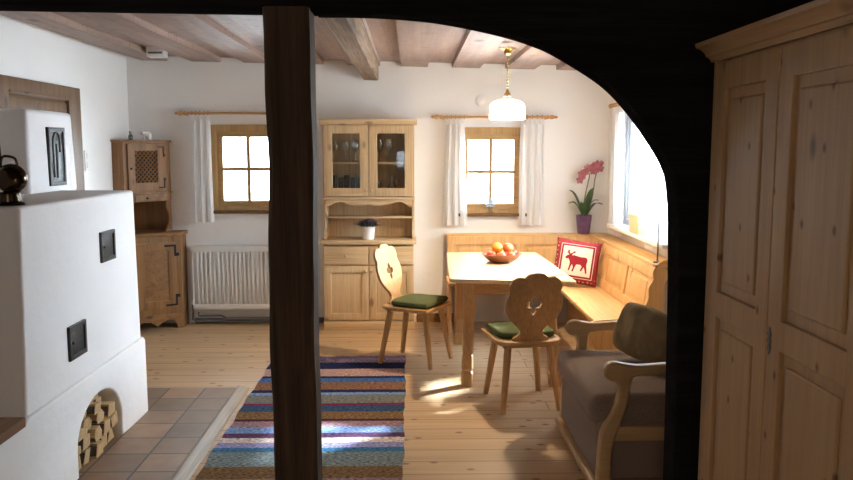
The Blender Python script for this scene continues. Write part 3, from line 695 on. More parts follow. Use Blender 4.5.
panel_door('glazed_door', XM+.003, UX1-.012, 1.215, 1.855, DYU, ds, PINE, .075, CABGLASS, (XM+.028, 1.27))
# glasses inside
def wineglass(x, y, z, label, s=1., mat=CLEARG):
    t = thing('wine_glass', label, 'glass', (x, y, z), group='glassware behind the dresser doors')
    MB().lathe([(.001, 0), (.030*s, 0), (.028*s, .004), (.005, .010), (.004, .075*s), (.012*s, .085*s), (.032*s, .115*s), (.034*s, .15*s), (.030*s, .185*s), (.028*s, .185*s), (.030*s, .15*s), (.028*s, .118*s), (.001, .09*s)], (x, y, z), 18, cap=False).build('goblet', mat, t)
for i, (x, l) in enumerate(((-.70, 'clear stemmed glass at the left end of the upper shelf behind glass'), (-.60, 'clear stemmed glass in the middle of the left upper shelf'), (-.51, 'clear stemmed glass at the right of the left upper shelf'))):
    wineglass(x, 7.38, 1.5245, l, 1.05)
def tumbler(x, y, z, r, h, label, mat):
    t = thing('tumbler', label, 'glass', (x, y, z), group='glassware behind the dresser doors')
    MB().lathe([(.001, 0), (r*.85, 0), (r, h), (r*.92, h), (r*.78, .012), (.001, .012)], (x, y, z), 18, cap=False).build('glass_cup', mat, t)
for i, x in enumerate((-.70, -.645, -.59, -.535, -.485)):
    tumbler(x, 7.36+.03*(i % 2), 1.2115, .025, .19-.02*(i % 2), f'smoky tall tumbler, {ordn[i]} from the left on the lower shelf behind the left dresser door', DARKG)
wineglass(-.29, 7.38, 1.5245, 'stemmed glass at the left of the upper shelf behind the right door', 1.1)
wineglass(-.20, 7.36, 1.5245, 'stemmed glass in the middle of the upper shelf behind the right door', 1.1)
t = thing('glass_carafe', 'clear glass carafe on the lower shelf behind the right dresser door', 'carafe', (-.175, 7.36, 1.2115), group='glassware behind the dresser doors')
MB().lathe([(.001, 0), (.045, 0), (.052, .03), (.045, .08), (.022, .13), (.02, .16), (.028, .19), (.024, .19), (.016, .16), (.018, .13), (.041, .08), (.047, .03), (.001, .008)], (-.175, 7.36, 1.2115), 20, cap=False).build('carafe_body', CLEARG, t)
MB().tube(spline([(-.14, 7.36, 1.30), (-.115, 7.36, 1.32), (-.12, 7.36, 1.37), (-.155, 7.36, 1.39)], 5, False), .006, 8).build('handle', CLEARG, t)
tumbler(-.30, 7.38, 1.2115, .028, .13, 'small clear tumbler beside the carafe behind the right dresser door', CLEARG)
# potted plant on the counter
pp = thing('potted_lavender', 'white flower pot with dark violet plant on the dresser counter', 'plant', (-.395, 7.235, .827), world=True)
px, py, pz = -.392, 7.235, .827
MB().lathe([(.001, 0), (.052, 0), (.054, .006), (.068, .115), (.070, .122), (.066, .122), (.062, .10), (.001, .10)], (px, py, pz), 24).build('pot', PORC, pp)
MB().lathe([(.001, .0), (.061, .0), (.05, .006), (.001, .01)], (px, py, pz+.10)).build('soil', SOIL, pp)
def tuft(root, name, mat, c, n, r, h, w, seed, droop=.5):
    rnd = random.Random(seed); mb = MB()
    for i in range(n):
        a = rnd.uniform(0, 2*pi); sp = rnd.uniform(.15, 1)*r; hh = h*rnd.uniform(.5, 1)*(1-.4*sp/r)
        b0 = Vector(c) + Vector((cos(a)*r*.2, sin(a)*r*.2, 0)); m1 = Vector(c)+Vector((cos(a)*sp*.6, sin(a)*sp*.6, hh*.75)); e = Vector(c)+Vector((cos(a)*sp, sin(a)*sp, hh*(1-droop*sp/r*.5)))
        sd = Vector((-sin(a), cos(a), 0))*w
        vs = [b0-sd*.4, b0+sd*.4, m1-sd, m1+sd, e]; k = len(mb.bm.verts)
        V = [mb.bm.verts.new(v) for v in vs]
        mb.bm.faces.new((V[0], V[1], V[3], V[2])); mb.bm.faces.new((V[2], V[3], V[4]))
    return mb.build(name, mat, root, smooth=0, fix=False)
tuft(pp, 'foliage', LAVL, (px, py, pz+.105), 230, .18, .10, .010, 3)
mb = MB(); rnd = random.Random(5)
for i in range(34):
    a = rnd.uniform(0, 2*pi); r = rnd.uniform(0, .075); mb.ball((px+r*cos(a), py+r*sin(a), pz+.155+rnd.uniform(-.02, .025)), .009, 1, 1, 1.2, 6, 4)
mb.build('blossoms', LAVF, pp)
# ------------------------------------------------------------------ curtain rods and curtains
def rod(name, label, p0, p1, r=.011):
    """wooden pole from p0 to p1 with turned finials and wall brackets"""
    p0, p1 = Vector(p0), Vector(p1); d = (p1-p0).normalized()
    t = thing(name, label, 'curtain rod', tuple((p0+p1)/2))
    MB().tube([p0, p1], r, 14).build('pole', RODW, t)
    for p, s in ((p0, -1), (p1, 1)):
        q = lambda k: p + d*s*k
        MB().tube([q(-.01), q(.0), q(.012), q(.02), q(.03), q(.045), q(.06), q(.072), q(.08), q(.092), q(.10)], [r, .018, .018, .011, .017, .021, .017, .010, .014, .010, .002], 14).build('finial', RODW, t)
        b = p - d*s*.012
        w = Vector((0, 1, 0)) if abs(d.x) > .5 else Vector((1, 0, 0))
        MB().tube([b+Vector((0, 0, -.014)), b+w*.05+Vector((0, 0, -.014))], .008, 10).build('bracket', RODW, t)
    return t
def curtain(name, label, a, b, ztop, zbot, nfold, amp, seed, group, rodp, flare=.0, ringn=5):
    """cloth hanging between plan points a and b"""
    a, b = Vector(a), Vector(b); d = (b-a); L = d.length; d.normalize(); nrm = Vector((-d.y, d.x))
    rnd = random.Random(seed); ph = rnd.uniform(0, 6)
    t = thing(name, label, 'curtain', (*((a+b)/2), zbot), group=group)
    def f(u, v):
        k = 1 - v                                  # v=0 bottom, 1 top
        spread = 1 + flare*(k-.5)
        uu = (u-.5)*spread + .5 + .012*sin(6*k+ph)
        am = amp*(.55 + .45*k) * (1 + .3*sin(3*u+ph))
        off = am*sin(2*pi*nfold*u + ph + .5*sin(2*k+ph)) + .3*am*sin(2*pi*nfold*2.3*u+1.7*ph+2*k)
        z = zbot + (ztop-zbot)*v + (-.028*abs(cos(pi*ringn*u))*max(0., (v-.9)*10)) + .003*sin(20*u)*(v < .01)
        p = a + d*L*uu + nrm*off
        return Vector((p.x, p.y, z))
    mb = MB().grid(f, nfold*14, 40); o = mb.build('cloth', CURT, t, smooth=80, fix=False)
    for i in range(ringn):
        u = (i+.5)/ringn; p = a + d*L*u; rz = rodp.z if False else rodp
        c = Vector((p.x, p.y, rz)); pts = [c + nrm.to_3d()*.019*cos(2*pi*k/14) + Vector((0, 0, .019*sin(2*pi*k/14))) for k in range(15)]
        MB().tube(pts, .0035, 6).build('ring', RODW, t)
        MB().box(p.x-.013, p.x+.013, p.y-.008, p.y+.008, ztop-.03, rz-.0145, .004).build('tab', CURT, t)
    return t
rod('curtain_rod', 'thin brown curtain rod above the window beside the dark post', (-2.06, 7.43, 1.965), (-1.0, 7.43, 1.965))
rod('curtain_rod', 'light wooden curtain rod with turned ends below the round wall cap', (.285, 7.43, 1.932), (1.255, 7.43, 1.932))
rod('curtain_rod', 'light wooden curtain rod in the corner over the orchid side window', (1.78, 7.13, 2.02), (1.78, 5.36, 2.02))
curtain('curtain', 'narrow white curtain hanging above the radiator near the corner cupboard', (-2.02, 7.43), (-1.835, 7.43), 1.925, .965, 3, .022, 1, 'white tab curtains at the windows', 1.965, .15)
curtain('curtain', 'white curtain beside the dresser on the left of the pine framed window', (.312, 7.43), (.51, 7.43), 1.892, .935, 3, .024, 4, 'white tab curtains at the windows', 1.932, .35)
curtain('curtain', 'white curtain on the right of the pine framed window above the bench', (1.005, 7.43), (1.23, 7.43), 1.892, .935, 3, .024, 9, 'white tab curtains at the windows', 1.932, .08)
curtain('curtain', 'sunlit white curtain at the near end of the bright side window by the black arch', (1.78, 5.98), (1.78, 5.50), 1.98, .905, 4, .02, 21, 'white tab curtains at the windows', 2.02, .1)
curtain('curtain', 'sunlit white curtain in the corner next to the orchid', (1.78, 7.10), (1.78, 6.74), 1.98, .905, 3, .022, 12, 'white tab curtains at the windows', 2.02, .12)
# ornament on the sill of the back right window
og = thing('sill_ornament', 'small white glass flower ornament on the pine window sill', 'ornament', (.742, 7.462, 1.044))
MB().lathe([(.001, 0), (.028, 0), (.030, .008), (.016, .016), (.014, .07), (.001, .072)], (.742, 7.462, 1.044), 20).build('foot', CLEARG, og)
mb = MB()
for ti, zz, r0 in ((-.35, .085, .060), (.15, .085, .066), (.6, .09, .068), (1.05, .095, .066)):
    for k in range(8):
        a = 2*pi*(k+.5*(ti > .5))/8; d = Vector((cos(a)*cos(ti), sin(a)*cos(ti)*.75, sin(ti))); sd = Vector((-sin(a), cos(a), 0)); up = d.cross(sd)
        c = Vector((.742, 7.462, 1.044+zz*.9))
        V = [mb.bm.verts.new(c + d*q + sd*w2 + up*h2) for q, w2, h2 in ((.01, 0, 0), (r0*.6, -.017, .004), (r0, 0, .010), (r0*.6, .017, .004), (r0*.55, 0, -.006))]
        for f in ((0, 1, 4), (1, 2, 4), (2, 3, 4), (3, 0, 4), (0, 3, 2, 1)): mb.bm.faces.new([V[q] for q in f])
mb.build('petals', plain('blue_white_glass', (.60, .67, .74), .15), og, smooth=0)
# ------------------------------------------------------------------ pendant lamp
pl = thing('pendant_lamp', 'brass pendant lamp with lit white glass shade over the table', 'lamp', (.715, 6.0, 1.87))
lx, ly = .715, 6.0; zt = zc(lx)+.004
MB().lathe([(.001, 0), (.065, 0), (.068, -.006), (.050, -.014), (.030, -.02), (.028, -.045), (.018, -.055), (.001, -.058)], (lx, ly, zt)).build('ceiling_rose', BRASS, pl)
mb = MB(); zlo, zhi = 2.065, zt-.05
mb.tube([(lx, ly, zlo), (lx, ly, zhi)], .0045, 8)
for k in range(12):
    mb.ball((lx, ly, zlo+(zhi-zlo)*(k+.5)/12), .0068, 1, 1, 1.3, 10, 6)
mb.build('rod', BRASS, pl)
MB().lathe([(.001, .085), (.010, .085), (.012, .07), (.024, .05), (.026, .035), (.020, .028), (.034, .012), (.045, 0), (.001, 0)], (lx, ly, 1.995)).build('gallery', BRASS, pl)
MB().lathe([(.040, .145), (.06, .142), (.10, .130), (.121, .113), (.128, .097), (.132, .02), (.130, .0), (.126, .0), (.128, .02), (.124, .095), (.117, .109), (.096, .126), (.06, .138), (.04, .141)], (lx, ly, 1.862), 40, cap=False).build('glass_shade', OPAL, pl)
MB().ball((lx, ly, 1.988), .024, 1, 1, .9).build('bulb', OPAL, pl)
# ------------------------------------------------------------------ corner bench
cb = thing('corner_bench', 'honey pine corner bench with panelled back around the table', 'bench', (1.4, 6.9, 0))
BT = .855
SEAT = [(.325, 6.98), (1.27, 6.98), (1.27, 5.43), (1.70, 5.43), (1.70, 7.42), (.325, 7.42)]
mb = MB(); poly_z(mb, SEAT[::-1], .425, .46, .008); mb.build('seat', HONEY['y'], cb, smooth=30)
# backs: lean slightly
def lean_x(u, v, w):  # right back: u along Y, v height
    return Matrix.Identity(4)
k = .18
def back_panel(L, M, nm):
    """frame with raised panels; outline u 0..L, v 0..H"""
    Hh = BT-.46-.02
    n = nm; st = .075; pw = (L-st*(n+1))/n
    holes = [rect(st+i*(pw+st), st+i*(pw+st)+pw, .07, Hh-.08) for i in range(n)]
    f = MB().prism([rect(0, L, 0, Hh)] + holes, .028, .005, M).build('back_frame', HONEY['z'], cb, smooth=30)
    for hl in holes:
        (a, b), (c, _), (_, d), _ = hl
        MB().prism([rect(a-.006, c+.006, b-.006, d+.006)], .010, .002, M @ Tz(-.006)).build('back_panel', HONEY['z'], f, smooth=30)
        MB().prism([rect(a+.03, c-.03, b+.03, d-.03)], .016, .007, M @ Tz(-.001)).build('raised_field', HONEY['z'], f, smooth=30)
    return f
MR = Matrix.Translation((1.635, 7.38, .46)) @ Matrix.Rotation(radians(7.5), 4, 'Y') @ Matrix(((0, 0, -1, 0), (-1, 0, 0, 0), (0, 1, 0, 0), (0, 0, 0, 1)))
back_panel(1.95, MR, 3)
MBk = Matrix.Translation((.335, 7.375, .46)) @ Matrix.Rotation(radians(-3), 4, 'X') @ Matrix(((1, 0, 0, 0), (0, 0, -1, 0), (0, 1, 0, 0), (0, 0, 0, 1)))
back_panel(1.36, MBk, 2)
MB().box(.325, XR-.004, 7.385, YB-.004, BT-.022, BT, .006).build('top_rail', HONEY['x'], cb)
MB().box(1.675, XR-.004, 5.40, 7.385, BT-.022, BT, .006).build('top_rail', HONEY['y'], cb)
# near end board with curved outline (x,z)
endp = [(1.25, 0)] + spline([(1.25, .0), (1.275, .10), (1.30, .2), (1.245, .32), (1.235, .40), (1.25, .455), (1.33, .468), (1.50, .485), (1.595, .54), (1.635, .62), (1.635, .69), (1.665, .75), (1.66, .80), (1.69, .855), (1.74, .885), (1.78, .88)], 6, False)[1:] + [(XR-.006, .88), (XR-.006, 0)]
MB().prism([endp[::-1]], .03, .005, XZ(5.42)).build('end_board', HONEY['z'], cb, smooth=30)
endq = [(6.99, 0), (7.03, .12), (7.0, .28), (6.985, .425), (7.38, .425), (YB-.006, .44), (YB-.006, 0)]
MB().prism([endq[::-1]], .028, .004, YZ(.345)).build('end_board', HONEY['z'], cb, smooth=30)
MB().box(1.22, 1.27, 7.02, 7.07, 0, .425, .003).build('leg', HONEY['z'], cb)
MB().box(1.45, 1.475, 5.44, 7.30, .02, .425, .003).build('front_panel', HONEY['y'], cb)
# orchid
orc = thing('potted_orchid', 'red-pink orchid in a purple pot on the bench ledge in the corner', 'plant', (1.612, 7.42, BT+.001))
ox, oy = 1.612, 7.445
MB().lathe([(.001, 0), (.055, 0), (.057, .005), (.074, .165), (.077, .172), (.071, .172), (.067, .15), (.001, .15)], (ox, oy-.03, BT+.001), 28).build('pot', PURPLE, orc)
MB().lathe([(.001, 0), (.066, 0), (.05, .008), (.001, .012)], (ox, oy-.03, BT+.15)).build('bark_chips', SOIL, orc)
def leafblade(mb, base, tip, w, up=.06, n=8):
    base, tip = Vector(base), Vector(tip); d = tip-base; side = d.cross(Vector((0, 0, 1)))
    if side.length < 1e-4: side = Vector((1, 0, 0))
    side.normalize(); side = (side*.8 + Vector((.5, -.1, .15))*.6).normalized()
    rows_ = []
    for i in range(n+1):
        t = i/n; c = base + d*t + Vector((0, 0, up*sin(pi*t))); ww = w*sin(pi*min(1, .12+.86*t))**.7
        rows_.append([mb.bm.verts.new(c - side*ww + Vector((0, 0, .008))), mb.bm.verts.new(c), mb.bm.verts.new(c + side*ww + Vector((0, 0, .008)))])
    for i in range(n):
        for k in range(2): mb.bm.faces.new((rows_[i][k], rows_[i][k+1], rows_[i+1][k+1], rows_[i+1][k]))
bx, by, bz = ox, oy-.03, BT+.15
for tip, w in (((-.15, -.02, .13), .040), ((-.135, .02, .25), .032), ((.165, -.02, .12), .042), ((.09, .02, .27), .040), ((-.03, -.06, .13), .028), ((.12, -.05, .16), .026)):
    mb = MB(); leafblade(mb, (bx+tip[0]*.08, by, bz), (bx+tip[0], by+tip[1], bz+tip[2]), w); lo = mb.build('leaf', LEAF, orc, smooth=60)
def flower(mb, c, r, yawf, tilt):
    c = Vector(c); R = Matrix.Rotation(yawf, 3, 'Z') @ Matrix.Rotation(tilt, 3, 'X')
    for kx in range(5):
        a = 2*pi*kx/5+.3; d = R @ Vector((cos(a), -.12, sin(a))); sd = R @ Vector((-sin(a), 0, cos(a)))
        V = [mb.bm.verts.new(p) for p in (c, c+d*r*.55-sd*r*.42, c+d*r, c+d*r*.55+sd*r*.42)]
        mb.bm.faces.new(V)
    mb.ball(c + R @ Vector((0, -r*.25, 0)), r*.22, 1, 1, 1, 8, 6)
stems = [[(bx-.005, by, bz), (bx+.005, by, bz+.18), (bx+.03, by, bz+.32), (bx+.04, by-.01, bz+.40), (bx+.00, by-.02, bz+.44), (bx-.03, by-.02, bz+.42)],
         [(bx+.02, by, bz), (bx+.075, by, bz+.2), (bx+.095, by, bz+.36), (bx+.12, by-.01, bz+.47), (bx+.09, by-.02, bz+.50)]]
rnd = random.Random(11)
for s_i, stp in enumerate(stems):
    sp = spline(stp, 8, False); MB().tube(sp, .006, 7).build('flower_stem', STEMM, orc)
    spots = [(-.052, -.03, .35), (-.02, -.02, .39), (.00, -.02, .43), (.02, -.03, .46), (-.04, -.03, .41)] if s_i == 0 else [(.04, -.03, .455), (.075, -.02, .48), (.11, -.03, .50), (.14, -.02, .50), (.10, -.03, .45), (.135, -.03, .455), (.07, -.02, .43)]
    for (a, b, c) in spots:
        mb = MB(); flower(mb, (bx+a, by+b, bz+c), .040, rnd.uniform(-.5, .5), rnd.uniform(-.4, .3)); mb.build('blossom', PINKP, orc, smooth=0)
# things on the right sill
pb = thing('paper_box', 'tan paper box standing on the bright window sill', 'box', (1.80, 6.22, .986))
MB().box(1.735, 1.875, 6.06, 6.32, .9865, 1.13, .004).build('carton', PAPER, pb)
MB().box(1.732, 1.878, 6.057, 6.323, 1.115, 1.138, .004).build('lid', PAPER, pb)
hk = thing('bent_rod', 'thin grey metal rod bent like a hook before the bright window', 'rod', (1.715, 5.44, BT+.001))
MB().tube(spline([(1.715, 5.49, BT+.004), (1.715, 5.49, 1.10), (1.712, 5.49, 1.32), (1.708, 5.54, 1.45), (1.705, 5.66, 1.515), (1.705, 5.80, 1.525), (1.705, 5.86, 1.49), (1.705, 5.93, 1.375)], 8, False), .006, 8).build('rod', GREYROD, hk)
MB().lathe([(.001, 0), (.03, 0), (.03, .008), (.008, .014), (.001, .016)], (1.715, 5.49, BT+.001)).build('foot', GREYROD, hk)
# ------------------------------------------------------------------ cushions
def pillow(w, h, t, n=26, power=4, wrinkle=0, seed=0, rnd_=0.):
    """standing pillow centred on the origin: x width, z height, y thickness"""
    mb = MB(); rnd = random.Random(seed); ph = [rnd.uniform(0, 6) for _ in range(6)]
    for s in (-1, 1):
        def f(u, v, s=s):
            x = 2*u-1; z = 2*v-1
            th = t/2*max(0, (1-abs(x)**power)*(1-abs(z)**power))**.5
            pin = 1-.05*(abs(x)**3*abs(z)**3 > .2)*0
            kx = 1-.045*(1-abs(z)**2)*abs(x)**3; kz = 1-.045*(1-abs(x)**2)*abs(z)**3
            cr = 1 - rnd_*(x*x*z*z); X = x*w/2*kx*cr; Z = z*h/2*kz*cr
            wr = wrinkle*2.2*(noise.noise(Vector((x*2.2+seed, z*1.1+s, .3)))+.5*noise.noise(Vector((x*5+seed, z*3, s*2.))))*(th/(t/2)) if wrinkle else 0
            return Vector((X, s*(th+wr), Z))
        mb.grid(f, n, n)
    return mb
mc = thing('moose_cushion', 'square red and cream cushion with a red moose on the bench', 'cushion', (1.425, 6.80, .674), world=False)
mc.rotation_euler = (radians(-15), radians(7), radians(-14))
p = pillow(.385, .385, .11).build('cushion_cover', MOOSE, mc, smooth=60)
# moose outline, walking to the left (x,z)
mo = [(-.098, .030), (-.100, .018), (-.090, .012), (-.074, .016), (-.064, .004), (-.056, -.018), (-.058, -.050), (-.066, -.085), (-.052, -.085), (-.044, -.050), (-.036, -.030), (-.024, -.055), (-.034, -.092), (-.020, -.092), (-.010, -.055), (.0, -.028), (.035, -.026), (.048, -.040), (.036, -.080), (.050, -.080), (.064, -.044), (.074, -.06), (.084, -.095), (.097, -.095), (.090, -.055), (.084, -.020), (.090, .012), (.086, .034), (.070, .042), (.03, .040), (.0, .044), (-.028, .050), (-.046, .044), (-.040, .062), (-.022, .066), (-.012, .088), (-.020, .086), (-.026, .074), (-.034, .090), (-.038, .074), (-.050, .066), (-.060, .058), (-.070, .074), (-.064, .095), (-.074, .086), (-.084, .092), (-.082, .076), (-.090, .066), (-.080, .062), (-.070, .050), (-.084, .042)]
MB().prism([mo], .006, .001, Matrix(((1, 0, 0, .0), (0, 0, -1, -.0545), (0, 1, 0, 0), (0, 0, 0, 1)))).build('moose_motif', RED, mc, smooth=0)
# ------------------------------------------------------------------ table
tb = thing('dining_table', 'light pine dining table with sturdy splayed legs before the corner bench', 'table', (.70, 6.1, 0))
top = [(.305, 6.88), (1.085, 6.88), (1.125, 5.32), (.262, 5.46)]
def roundpoly(P, r, n=5):
    out = []; m = len(P)
    for i in range(m):
        a, b, c = Vector(P[i-1]), Vector(P[i]), Vector(P[(i+1) % m]); u = (a-b).normalized(); v = (c-b).normalized()
        p, q = b+u*r, b+v*r
        for k in range(n+1):
            t = k/n; out.append(tuple((1-t)**2*p + 2*t*(1-t)*b + t*t*q))
    return out
TABW = {a: wood('table_top_'+a, (.76, .57, .34), (.68, .48, .26), a, rough=.3, grain=.6, spec=.5) for a in 'xy'}
mb = MB(); poly_z(mb, roundpoly(top[::-1], .05), .722, .752, .008); mb.build('tabletop', TABW['y'], tb, smooth=40)
mb = MB()
ins = [(.40, 6.74), (.985, 6.74), (1.0, 5.50), (.38, 5.58)]
mb.prism([ins, [(.425, 6.715), (.96, 6.715), (.975, 5.53), (.405, 5.605)]], .10, .002, Tz(.672)); mb.build('apron', CHAIRW['x'], tb, smooth=30)
for (x, y), (fx, fy) in zip([(.425, 6.70), (.955, 6.70), (.965, 5.54), (.415, 5.61)], [(.395, 6.64), (.975, 6.64), (1.0, 5.42), (.385, 5.43)]):
    mb = MB(); zl = [0, .012, .09, .105, .12, .20, .215, .23, .48, .60, .722]; wl = [.037, .040, .041, .033, .040, .038, .032, .037, .040, .043, .045]
    rings = []
    for z, w_ in zip(zl, wl):
        t = z/.722; cx, cy = fx+(x-fx)*t, fy+(y-fy)*t; c = w_*.28
        P = [(-w_+c, -w_), (w_-c, -w_), (w_, -w_+c), (w_, w_-c), (w_-c, w_), (-w_+c, w_), (-w_, w_-c), (-w_, -w_+c)]
        rings.append([mb.bm.verts.new((cx+a, cy+b, z)) for a, b in P])
    for i in range(len(zl)-1):
        for k in range(8): mb.bm.faces.new((rings[i][k], rings[i][(k+1) % 8], rings[i+1][(k+1) % 8], rings[i+1][k]))
    mb.bm.faces.new(rings[0][::-1]); mb.bm.faces.new(rings[-1]); mb.build('leg', CHAIRW['z'], tb, smooth=20)
# fruit bowl
fb = thing('fruit_bowl', 'shallow reddish-brown wooden bowl holding fruit on the table', 'bowl', (.70, 6.24, .752))
FX, FY, FZ = .715, 6.27, .752
MB().lathe([(.001, 0), (.075, 0), (.085, .004), (.125, .03), (.155, .062), (.160, .068), (.155, .070), (.148, .062), (.118, .034), (.08, .014), (.001, .010)], (FX, FY, FZ), 36).build('bowl_shell', BOWL, fb)
def fruit(kind, x, y, z, r, label, rot=0):
    t = thing(kind, label, 'fruit', (FX+x, FY+y, FZ+z-r), rot, 'fruit in the wooden bowl', world=False)
    if kind == 'orange': MB().lathe([(max(.0004, r*sin(pi*i/14)), r - r*.96*cos(pi*i/14)) for i in range(15)], seg=20).build('peel', ORANGE, t); MB().ball((0, 0, r*1.955), .004).build('stem_button', STEMM, t)
    else:
        MB().lathe([(max(.0004, r*(sin(pi*i/14)**.9)*(1.02-.05*cos(pi*i/14))), r - r*.9*cos(pi*i/14) - (.10*r if i == 14 else .03*r if i == 13 else 0)) for i in range(15)], seg=20).build('skin', APPLE, t)
        MB().tube([(0, 0, r*1.75), (.002, .001, r*2.05)], .0015, 6).build('stalk', BARK, t)
fruit('orange', -.035, .0, .114, .044, 'bright orange on top of the fruit bowl')
fruit('apple', .052, .008, .112, .041, 'red apple with a pale cheek on top beside the orange')
fruit('apple', -.085, -.03, .061, .036, 'red apple low at the left rim of the bowl', 1)
fruit('apple', -.012, -.075, .060, .036, 'yellow-red apple at the front of the bowl below the orange', 2.2)
fruit('apple', .068, -.055, .061, .036, 'pale pink apple at the front right rim of the bowl', 4)
fruit('apple', .092, .04, .068, .036, 'apple lying at the right back of the bowl', 5)
fruit('orange', -.02, .085, .062, .036, 'orange lying behind the others at the back of the bowl')
# ------------------------------------------------------------------ chairs
def make_chair(label, loc, rot):
    """faces +Y in its own frame, backrest at -Y"""
    t = thing('wooden_chair', label, 'chair', loc, rot, 'carved-back wooden chairs at the table', world=False)
    seat = [(-.17, -.20), (.17, -.20), (.215, .05), (.22, .17), (.19, .205), (-.19, .205), (-.22, .17), (-.215, .05)]
    mb = MB(); mb.prism([spline(seat, 5)], .030, .008, Tz(.435)); mb.build('seat', CHAIRW['x'], t, smooth=40)
    for sx, sy in ((-1, -1), (1, -1), (-1, 1), (1, 1)):
        a = Vector((sx*.135, sy*.145+.0, .42)); b = Vector((sx*.185, sy*.215, 0)); n_ = 6
        mb = MB(); mb.tube([a.lerp(b, i/n_) for i in range(n_+1)], [.025, .025, .0245, .023, .0215, .020, .018], 8); mb.build('leg', CHAIRW['z'], t, smooth=20)
    
    half = [(.0, .465), (.045, .458), (.075, .435), (.115, .438), (.150, .415), (.168, .375), (.160, .335), (.178, .29), (.180, .23), (.160, .175), (.120, .125), (.085, .09), (.072, .06), (.09, .035), (.115, .018), (.118, -.01)]
    # outline v upwards from the seat
    right = spline(half, 4, False); outl_ = right + [(-x, y) for x, y in right[::-1]][:-1]
    cut = spline([(0, .315), (.016, .295), (.022, .27), (.040, .275), (.048, .255), (.036, .232), (.014, .228), (.018, .205), (0, .183), (-.018, .205), (-.014, .228), (-.036, .232), (-.048, .255), (-.040, .275), (-.022, .27), (-.016, .295)], 3)
    M = Matrix.Translation((0, -.165, .448)) @ Matrix.Rotation(radians(16), 4, 'X') @ Matrix(((1, 0, 0, 0), (0, 0, -1, 0), (0, 1, 0, 0), (0, 0, 0, 1)))
    MB().prism([outl_, cut], .022, .004, M).build('backrest', CHAIRW['z'], t, smooth=40)
    for yb in (-.165, .125): MB().box(-.17, .17, yb, yb+.04, .40, .421, .004).build('seat_batten', CHAIRW['x'], t)
    return t
ch1 = make_chair('carved wooden chair with its back to the viewer and green cushion, at the table end', (.718, 5.065, .003), radians(9))
ch2 = dup(ch1, (.035, 6.06, .0115), radians(-90-27), 'carved wooden chair in side view standing between dresser and table')
def seat_pad(label, loc, rot):
    t = thing('seat_cushion', label, 'cushion', loc, rot, 'green chair cushions', world=False)
    pad = spline([(-.155, -.13), (.155, -.13), (.19, .03), (.195, .15), (.16, .19), (-.16, .19), (-.195, .15), (-.19, .03)], 5)
    MB().prism([pad], .042, .019, Tz(.021), 4).build('pad', GREENF, t, smooth=60)
    MB().tube([(*p, .021) for p in pad] + [(*pad[0], .021)], .005, 6).build('piping', GREENF, t)
    return t
s1 = seat_pad('flat dark green cushion on the chair seen from behind', (.718, 5.065, .4545), radians(9))
s2 = dup(s1, (.035, 6.06, .463), radians(-90-27), 'flat dark green cushion on the chair in side view by the dresser')
# ------------------------------------------------------------------ armchair (faces left)
ac = thing('armchair', 'pale wooden armchair with scrolled arms and dark grey upholstered seat beside the black wall', 'armchair', (1.25, 4.18, 0))
AY0, AY1 = 3.64, 4.62
mb = MB().box(.885, 1.58, AY0+.04, AY1-.04, .055, .36, .03, 4); mb.build('upholstered_base', GREYF, ac, smooth=60)
mb = MB(); 
def seatf():
    b = bmesh.new(); bmesh.ops.create_cube(b, size=1)
    for v in b.verts: v.co = Vector(((.85+1.50)/2+v.co.x*.65, (AY0+AY1)/2+v.co.y*(AY1-AY0-.075), .405+v.co.z*.15))
    bmesh.ops.bevel(b, geom=b.edges[:], offset=.055, segments=5, affect='EDGES', profile=.55)
    bmesh.ops.subdivide_edges(b, edges=b.edges[:], cuts=1, use_grid_fill=True)
    me = bpy.data.meshes.new('t'); b.to_mesh(me); b.free(); return me
mb._add(seatf()); mb.build('seat_cushion', GREYF, ac, smooth=60)
MB().box(1.47, 1.62, AY0+.03, AY1-.03, .38, .90, .05, 4).build('back_cushion', GREYF, ac, smooth=60)
MB().box(1.60, 1.66, AY0+.0, AY1-.0, .05, .95, .012).build('back_frame', PALE['z'], ac)
MB().box(.862, .895, AY0+.02, AY1-.02, .012, .062, .006).build('front_rail', PALE['y'], ac)
ARM = [(1.658, 0.646), (1.418, 0.65), (1.218, 0.642), (1.068, 0.633), (1.003, 0.641), (0.958, 0.65), (0.923, 0.64), (0.904, 0.61), (0.911, 0.578), (0.936, 0.56), (0.963, 0.553), (0.976, 0.518), (0.97, 0.468), (0.943, 0.398), (0.903, 0.323), (0.89, 0.241), (0.886, 0.139), (0.89, 0.0), (0.953, 0.0), (0.95, 0.139), (0.958, 0.232), (0.98, 0.318), (1.013, 0.408), (1.03, 0.488), (1.038, 0.553), (1.063, 0.58), (1.218, 0.59), (1.418, 0.598), (1.658, 0.598)]
for y in (AY0+.03, AY1-.03):
    MB().prism([spline(ARM, 4, False)], .055, .014, XZ(y), 3).build('arm', PALE['x'], ac, smooth=50)
    MB().box(.93, 1.62, y-.018, y+.018, .265, .335, .005).build('side_rail', PALE['x'], ac)
    MB().box(1.60, 1.655, y-.027, y+.027, 0, .10, .004).build('back_leg', PALE['z'], ac)
vp = thing('velvet_cushion', 'crumpled olive brown velvet cushion leaning in the grey armchair', 'cushion', (1.28, 4.25, .640), world=False)
vp.rotation_euler = (radians(-14), radians(8), radians(-58))
pillow(.42, .31, .17, 44, 3, .013, 3, .16).build('velvet_cover', VELVET, vp, smooth=60)
